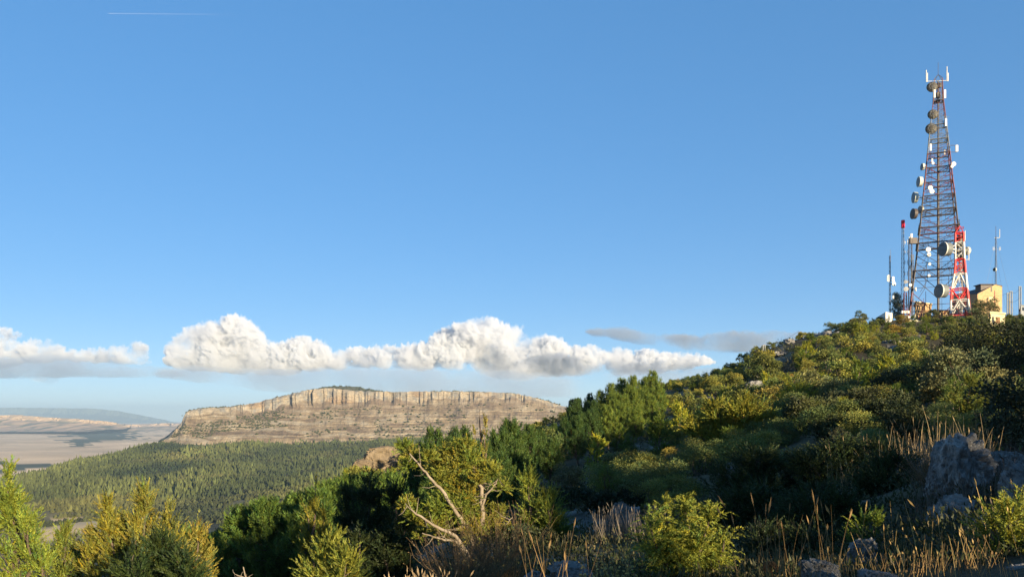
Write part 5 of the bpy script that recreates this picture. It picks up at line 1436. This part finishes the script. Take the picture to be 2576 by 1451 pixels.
def small_masts():
    o, L, px = lattice_mast('radio_mast', 2239, 643, 790, 180, 3, 4, DARK, 'slim dark lattice mast with three round white dishes, leftmost on the summit')
    for u, v, r in ((2246.5, 699, 3.2), (2246.5, 705.5, 3.6), (2248.3, 714, 5)): drum(o, L(u, v, -.6), (.2, -1, 0), r * px, r * px * .6, WHITE, WHITE, L(2240, v))
    for u, v, h in ((2235, 700, 17), (2233, 700, 14), (2247, 741, 8), (2247, 748, 6)): panel(o, L(u, v, -.3), h * px, .3)
    b = Bars(); b.bar(L(2240, 741), L(2248, 741), .04); b.bar(L(2240, 643), L(2240, 628), .04); b.obj('whip_antenna', STEEL, o)
    o, L, px = lattice_mast('radio_mast', 2272, 573, 805, 182, 5, 10, STEEL, 'grey lattice mast topped by a bright red cylinder')
    k = 20; an = np.linspace(0, 2 * math.pi, k, endpoint=False)
    prof = [(574, .5), (573.6, 4.2), (573, 4.4), (555, 4.4), (554.2, 4.0), (554, .3)]
    V = np.concatenate([L(2271.5, v) + r * px * np.stack([np.cos(an), np.sin(an), 0 * an], -1) for v, r in prof])
    link('red_cylinder', mesh_np('red_cylinder', V, grid_faces(len(prof), k, True), None, False), paint('signal_red', (.75, .02, .035), .4), o)
    for v in (609, 635, 660, 688):
        b = Bars(); b.bar(L(2275, v), L(2283, v), .035); b.bar(L(2283, v - 6), L(2283, v + 6), .06); b.bar(L(2276.5, v - 5), L(2276.5, v + 5), .06); b.obj('dipole_antenna', WHITE, o)
    o, L, px = lattice_mast('radio_mast', 2290, 602, 803, 178, 8.5, 10.5, DARK, 'dark square lattice mast crowded with small dishes left of the tall tower', legs=4)
    panel(o, L(2293, 595, -.2), 14 * px, .45); panel(o, L(2288, 601), 10 * px, .3)
    b = Bars(); b.box(L(2297, 606), (1.6, .8, 1.3)); b.bar(L(2285, 603), L(2300, 603), .06); b.bar(L(2285, 612), L(2300, 612), .06); b.obj('equipment_box', DARK, o)
    for u, v, r, d in ((2288.5, 672, 4, (0, -1, 0)), (2290, 717, 3.6, (0, -1, 0)), (2279.5, 727, 5.4, (-.5, -.8, 0)), (2303, 727.5, 5, (.75, -.6, 0)), (2279, 709, 4.4, (-.6, -.7, 0)), (2301, 797, 4.5, (.7, -.7, 0)), (2281.5, 796, 4.2, (-.6, -.8, 0))):
        drum(o, L(u, v, -.9), d, r * px, r * px * .6, WHITE, WHITE, L(2290, v))
    b = Bars()
    for q in range(3): b.bar(L(2292 + q * 3, 640), L(2292 + q * 3, 802), .07)
    b.obj('cable', STEEL, o)
    o, L, px = lattice_mast('radio_mast', 2277, 736, 806, 176, 7, 13, OLDRED, 'short red lattice mast with white collar at the foot of the grey mast', legs=4)
    b = Bars(); b.box(L(2277, 785), (1.7, .5, .55)); b.obj('collar', WHITE, o)
    panel(o, L(2287, 800, -.4), 9 * px, .5)
    o, L, px = lattice_mast('radio_mast', 2505.5, 596, 780, 200, 2.6, 4.4, STEEL, 'thin guyed lattice mast rising behind the ochre building')
    b = Bars(); b.bar(L(2505.3, 598), L(2505.1, 569), .05); b.obj('lightning_rod', DARK, o)
    b = Bars(); b.bar(L(2514.6, 577), L(2514.6, 598), .07); b.bar(L(2501, 598), L(2515, 598), .05); b.obj('whip_antenna', WHITE, o)
    for du in (-8, -5, 8, 11):
        b = Bars(); b.bar(L(2506 + du, 621), L(2506 + du, 630), .05); b.bar(L(2506, 627), L(2506 + du, 627), .03); b.obj('dipole_antenna', WHITE, o)
    drum(o, L(2503, 678, -.7), (-.9, -.3, 0), 4.4 * px, 4 * px, DARK, DRUM, L(2506, 678))
    for k, (du, v) in enumerate(((-34, 750), (-18, 755), (46, 775), (24, 760))):
        b = Bars(); b.bar(L(2505.5, 600 + 45 * (k % 2)), L(2505.5 + du, v + 15, (-6, 12)[k % 2]), .018, 3); b.obj('guy_wire', STEEL, o)
small_masts()

def prism(pts, z0, z1):
    """Closed prism over a footprint; z1 may be one value per corner."""
    n = len(pts); z1 = np.broadcast_to(z1, n)
    V = np.array([(x, y, z0) for x, y in pts] + [(x, y, z) for (x, y), z in zip(pts, z1)])
    f4 = np.array([(i, (i + 1) % n, n + (i + 1) % n, n + i) for i in range(n)])
    caps = np.array([tuple(range(n))[::-1], tuple(range(n, 2 * n))])
    return V, [f4, caps] if n != 4 else [np.concatenate([f4, caps])]
def buildings():
    def xy(u, Y): return np.array([(u - U0) / F * Y, Y])
    def zv(v, Y): return (V0 - v) / F * Y
    def block(name, foot, z0, z1, wall, roofmat, label, roof_t=.25, over=.25, cat='building'):
        foot = np.array(foot); c = foot.mean(0)
        o = root(name, (c[0], c[1], z0), label, cat)
        f = foot - c; z1 = np.broadcast_to(np.asarray(z1, float), len(f)) - z0
        V, F_ = prism(f, -1.5, z1); link('wall', mesh_np('wall', V, F_), wall, o)
        g = f * (1 + over / np.linalg.norm(f, axis=1))[:, None]
        V, F_ = prism(g, 0, roof_t); n = len(g); V[:n, 2] = z1 + .003; V[n:, 2] = z1 + roof_t
        rf = link('roof', mesh_np('roof', V, F_), roofmat, o)
        return o, c, rf
    def plate(o, c, z0, a, b, t0, t1, h0, h1, name, mat, out=.03, parent=None):
        """A flat panel on the wall from footprint point a to b, set slightly proud."""
        a, b = np.array(a), np.array(b); d = b - a; nrm = np.array([d[1], -d[0]]) / np.linalg.norm(d)
        p, q = a + d * t0 - c, a + d * t1 - c
        ctr = (p + q) / 2 + nrm * out * .5
        bb = Bars(); dd = d / np.linalg.norm(d)
        bb.box((ctr[0], ctr[1], (h0 + h1) / 2), (np.linalg.norm(q - p), out, h1 - h0), np.array([[dd[0], dd[1], 0], [nrm[0], nrm[1], 0], [0, 0, 1]]))
        return bb.obj(name, mat, parent or o)
    # ochre hut at the foot of the tall tower
    A, B, Cc, D = xy(2302, 178), xy(2343, 182), xy(2341, 190), xy(2300.5, 186)
    o, c, rf = block('transmitter_hut', [A, B, Cc, D], zv(800, 178), zv(763, 180), TAN, CREAM, 'small flat-roofed ochre hut at the foot of the tall tower')
    plate(o, c, 0, A, B, .62, .80, .1, 2.2, 'door', BROWN)
    A, B, Cc, D = xy(2364.5, 174), xy(2389, 175), xy(2386, 196), xy(2338, 192)
    o, c, rf = block('transmitter_hut', [A, B, Cc, D], zv(815, 174), [zv(782, 174)] * 4, TAN, SLATE, 'ochre building with dark side wall behind the squat banded tower')
    plate(o, c, 0, A, B, .55, .8, .6, 2.2, 'window', GLASS)
    # main building
    A, M, B, Cc, D = xy(2459, 180), xy(2504, 184), xy(2521, 185.5), xy(2490, 214), xy(2392, 206)
    zb = zv(790, 180)
    o, c, rf = block('transmitter_building', [A, M, B, Cc, D], zb, [zv(739.5, 180), zv(715.5, 184), zv(720, 185.5), zv(723, 214), zv(745, 206)], TAN, SLATE, 'large ochre transmitter building with sloping roof right of the banded tower', .1, .15)
    plate(o, c, 0, A, M, .62, .90, 3.6, 4.4, 'window', CREAM); plate(o, c, 0, A, M, .55, .60, 3.7, 4.1, 'vent', GLASS)
    plate(o, c, 0, A, M, .08, .92, 2.75, 2.83, 'moulding', BROWN); plate(o, c, 0, A, M, .02, .98, 1.6, 1.68, 'moulding', BROWN)
    plate(o, c, 0, A, M, .93, .97, .2, 6.0, 'drainpipe', OLDRED)
    for t in (.2, .45, .7): plate(o, c, 0, D, A, t, t + .1, 1.6, 2.8, 'window', GLASS)
    p = xy(2481, 183) - c; b = Bars(); b.box((p[0], p[1] + 1.0, zv(725, 183) - zb), (2.6, 2.2, 1.6)); dm = b.obj('dormer', DARK, o)
    b = Bars(); b.box((p[0], p[1] + 1.0, zv(715.6, 183) - zb), (3.2, 2.8, .16)); b.obj('dormer_roof', SLATE, dm)
    # yellow hut lower right
    A, B, Cc, D = xy(2491, 150), xy(2528, 152), xy(2526, 158), xy(2490, 156)
    o, c, rf = block('yellow_hut', [A, B, Cc, D], zv(812, 150), zv(789, 151), CREAM, CREAM, 'low pale yellow hut with dark doorways behind the right-hand oaks', .3, .3)
    plate(o, c, 0, A, B, .12, .24, .0, 1.2, 'doorway', GLASS); plate(o, c, 0, A, B, .38, .66, .0, 1.25, 'door', BROWN)
    # left white hut and cabinet
    A, B, Cc, D = xy(2228, 168), xy(2245, 170), xy(2226, 184), xy(2204, 178)
    o, c, rf = block('white_hut', [A, B, Cc, D], zv(815, 170), zv(789, 170), WHITE, WHITE, 'small white hut with shaded side at the left end of the summit', .12, .1)
    plate(o, c, 0, A, B, .3, .6, .3, 1.9, 'door', RADOME)
    A, B, Cc, D = xy(2288, 165), xy(2318, 166), xy(2318, 169), xy(2288, 168)
    o, c, rf = block('equipment_cabinet', [A, B, Cc, D], zv(826, 165), zv(804.5, 165), CREAM, WHITE, 'row of cream equipment cabinets below the dark square mast', .08, .05, 'cabinet')
    for k in range(5): plate(o, c, 0, A, B, .06 + k * .19, .2 + k * .19, .15, 1.6, 'door', WHITE)
    A, B, Cc, D = xy(2568, 165), xy(2600, 168), xy(2598, 176), xy(2566, 174)
    o, c, rf = block('grey_hut', [A, B, Cc, D], zv(790, 165), zv(768, 165), RADOME, STEEL, 'grey-roofed hut cut by the right edge of the frame', .15, .4)
    plate(o, c, 0, A, B, .1, .4, .8, 1.5, 'window', GLASS)
buildings()

def poles():
    def pole(u, vt, vb, Y, label, group=None, w=6.0):
        px = Y / F; x0, y0, z0 = spot(u, Y); zb = min(z0, (V0 - vb) * px) - .3
        o = root('power_pole', (x0, y0, zb), label, 'pole', group)
        zt = (V0 - vt) * px - zb; h = w * px / 2
        for s in (-1, 1):
            b = Bars(); b.box((s * h, 0, zt / 2), (.13, .2, zt)); b.obj('post', STEEL, o)
        b = Bars(); n = int(zt / .55)
        for k in range(n): b.bar((-h, 0, k * .55 + .2), (h, 0, k * .55 + .2 + (.4 if k % 2 else -.1)), .035, 4)
        b.obj('lattice', STEEL, o)
        b = Bars(); b.box((0, 0, zt), (h * 2.8, .14, .14)); b.obj('crossarm', STEEL, o)
        return np.array([x0, y0, zb + zt])
    a = pole(2536, 737, 778, 176, 'lattice power pole nearest the ochre building', 'poles on the summit', 4.5)
    b = pole(2543.5, 733, 778, 178, 'middle lattice power pole right of the ochre building', 'poles on the summit', 5)
    c = pole(2566, 721, 776, 172, 'tallest lattice power pole near the right edge', 'poles on the summit', 4.5)
    d = pole(1922, 868, 915, 128, 'lone lattice power pole on the hillside skyline', None, 5)
    def wire(p, q, sag, label):
        t = np.linspace(0, 1, 16)[:, None]; pts = p * (1 - t) + q * t; pts[:, 2] -= sag * 4 * (t * (1 - t))[:, 0]
        w = Wood(); w.tube(pts, .022, 4); o = link('power_line', w.mesh('power_line'), WIRE, label=label, category='cable')
    wire(a, at(2472, 744, 181.6), .4, 'black cable from the ochre building to the first summit pole')
    wire(b, a, .1, 'short cable between the first two summit poles'); wire(b, c, .8, 'sagging cable between the two right-hand summit poles')
    wire(a - [0, 0, 1.8], c - [0, 0, 2.4], .5, 'lower cable between the summit poles')
    wire(d, at(1884, 893, 128), .05, 'power line dropping left from the lone hillside pole')
    wire(d, at(2010, 832, 155), .5, 'power line climbing right from the lone hillside pole to the ridge')
poles()
def summit_trees():
    x, y, z = spot(2476, 166)
    plant('holm_oak', oak(71, max(2.5, rise(2476, 753, 166)), 3.1, (.075, .085, .035), 5200, (.24, .16), 26), (x, y, z), 'round dark green oak in front of the ochre transmitter building', 'oak')
    x, y, z = spot(2257, 184)
    plant('pale_tree', pine(72, max(3, rise(2257, 742, 184)), 1.5, (.12, .14, .10), .8, (.3, .06)), (x, y, z), 'pale grey-green tree beside the mast with the red cylinder', 'tree')
    for k, (u, v, Y, r, lab) in enumerate(((2165, 776, 162, 1.6, 'dark bushy tree on the skyline left of the summit huts'), (2155, 800, 158, 1.4, 'dark bush below the skyline tree left of the huts'), (2345, 772, 172, 1.2, 'green bush beside the small ochre hut'), (2400, 795, 160, 2.0, 'olive bush at the foot of the squat banded tower'))):
        x, y, z = spot(u, Y); plant('oak_bush', oak(80 + k, max(1.6, rise(u, v, Y)), r, (.085, .09, .036), 2600, (.2, .13), 18), (x, y, z), lab, 'bush')
summit_trees()
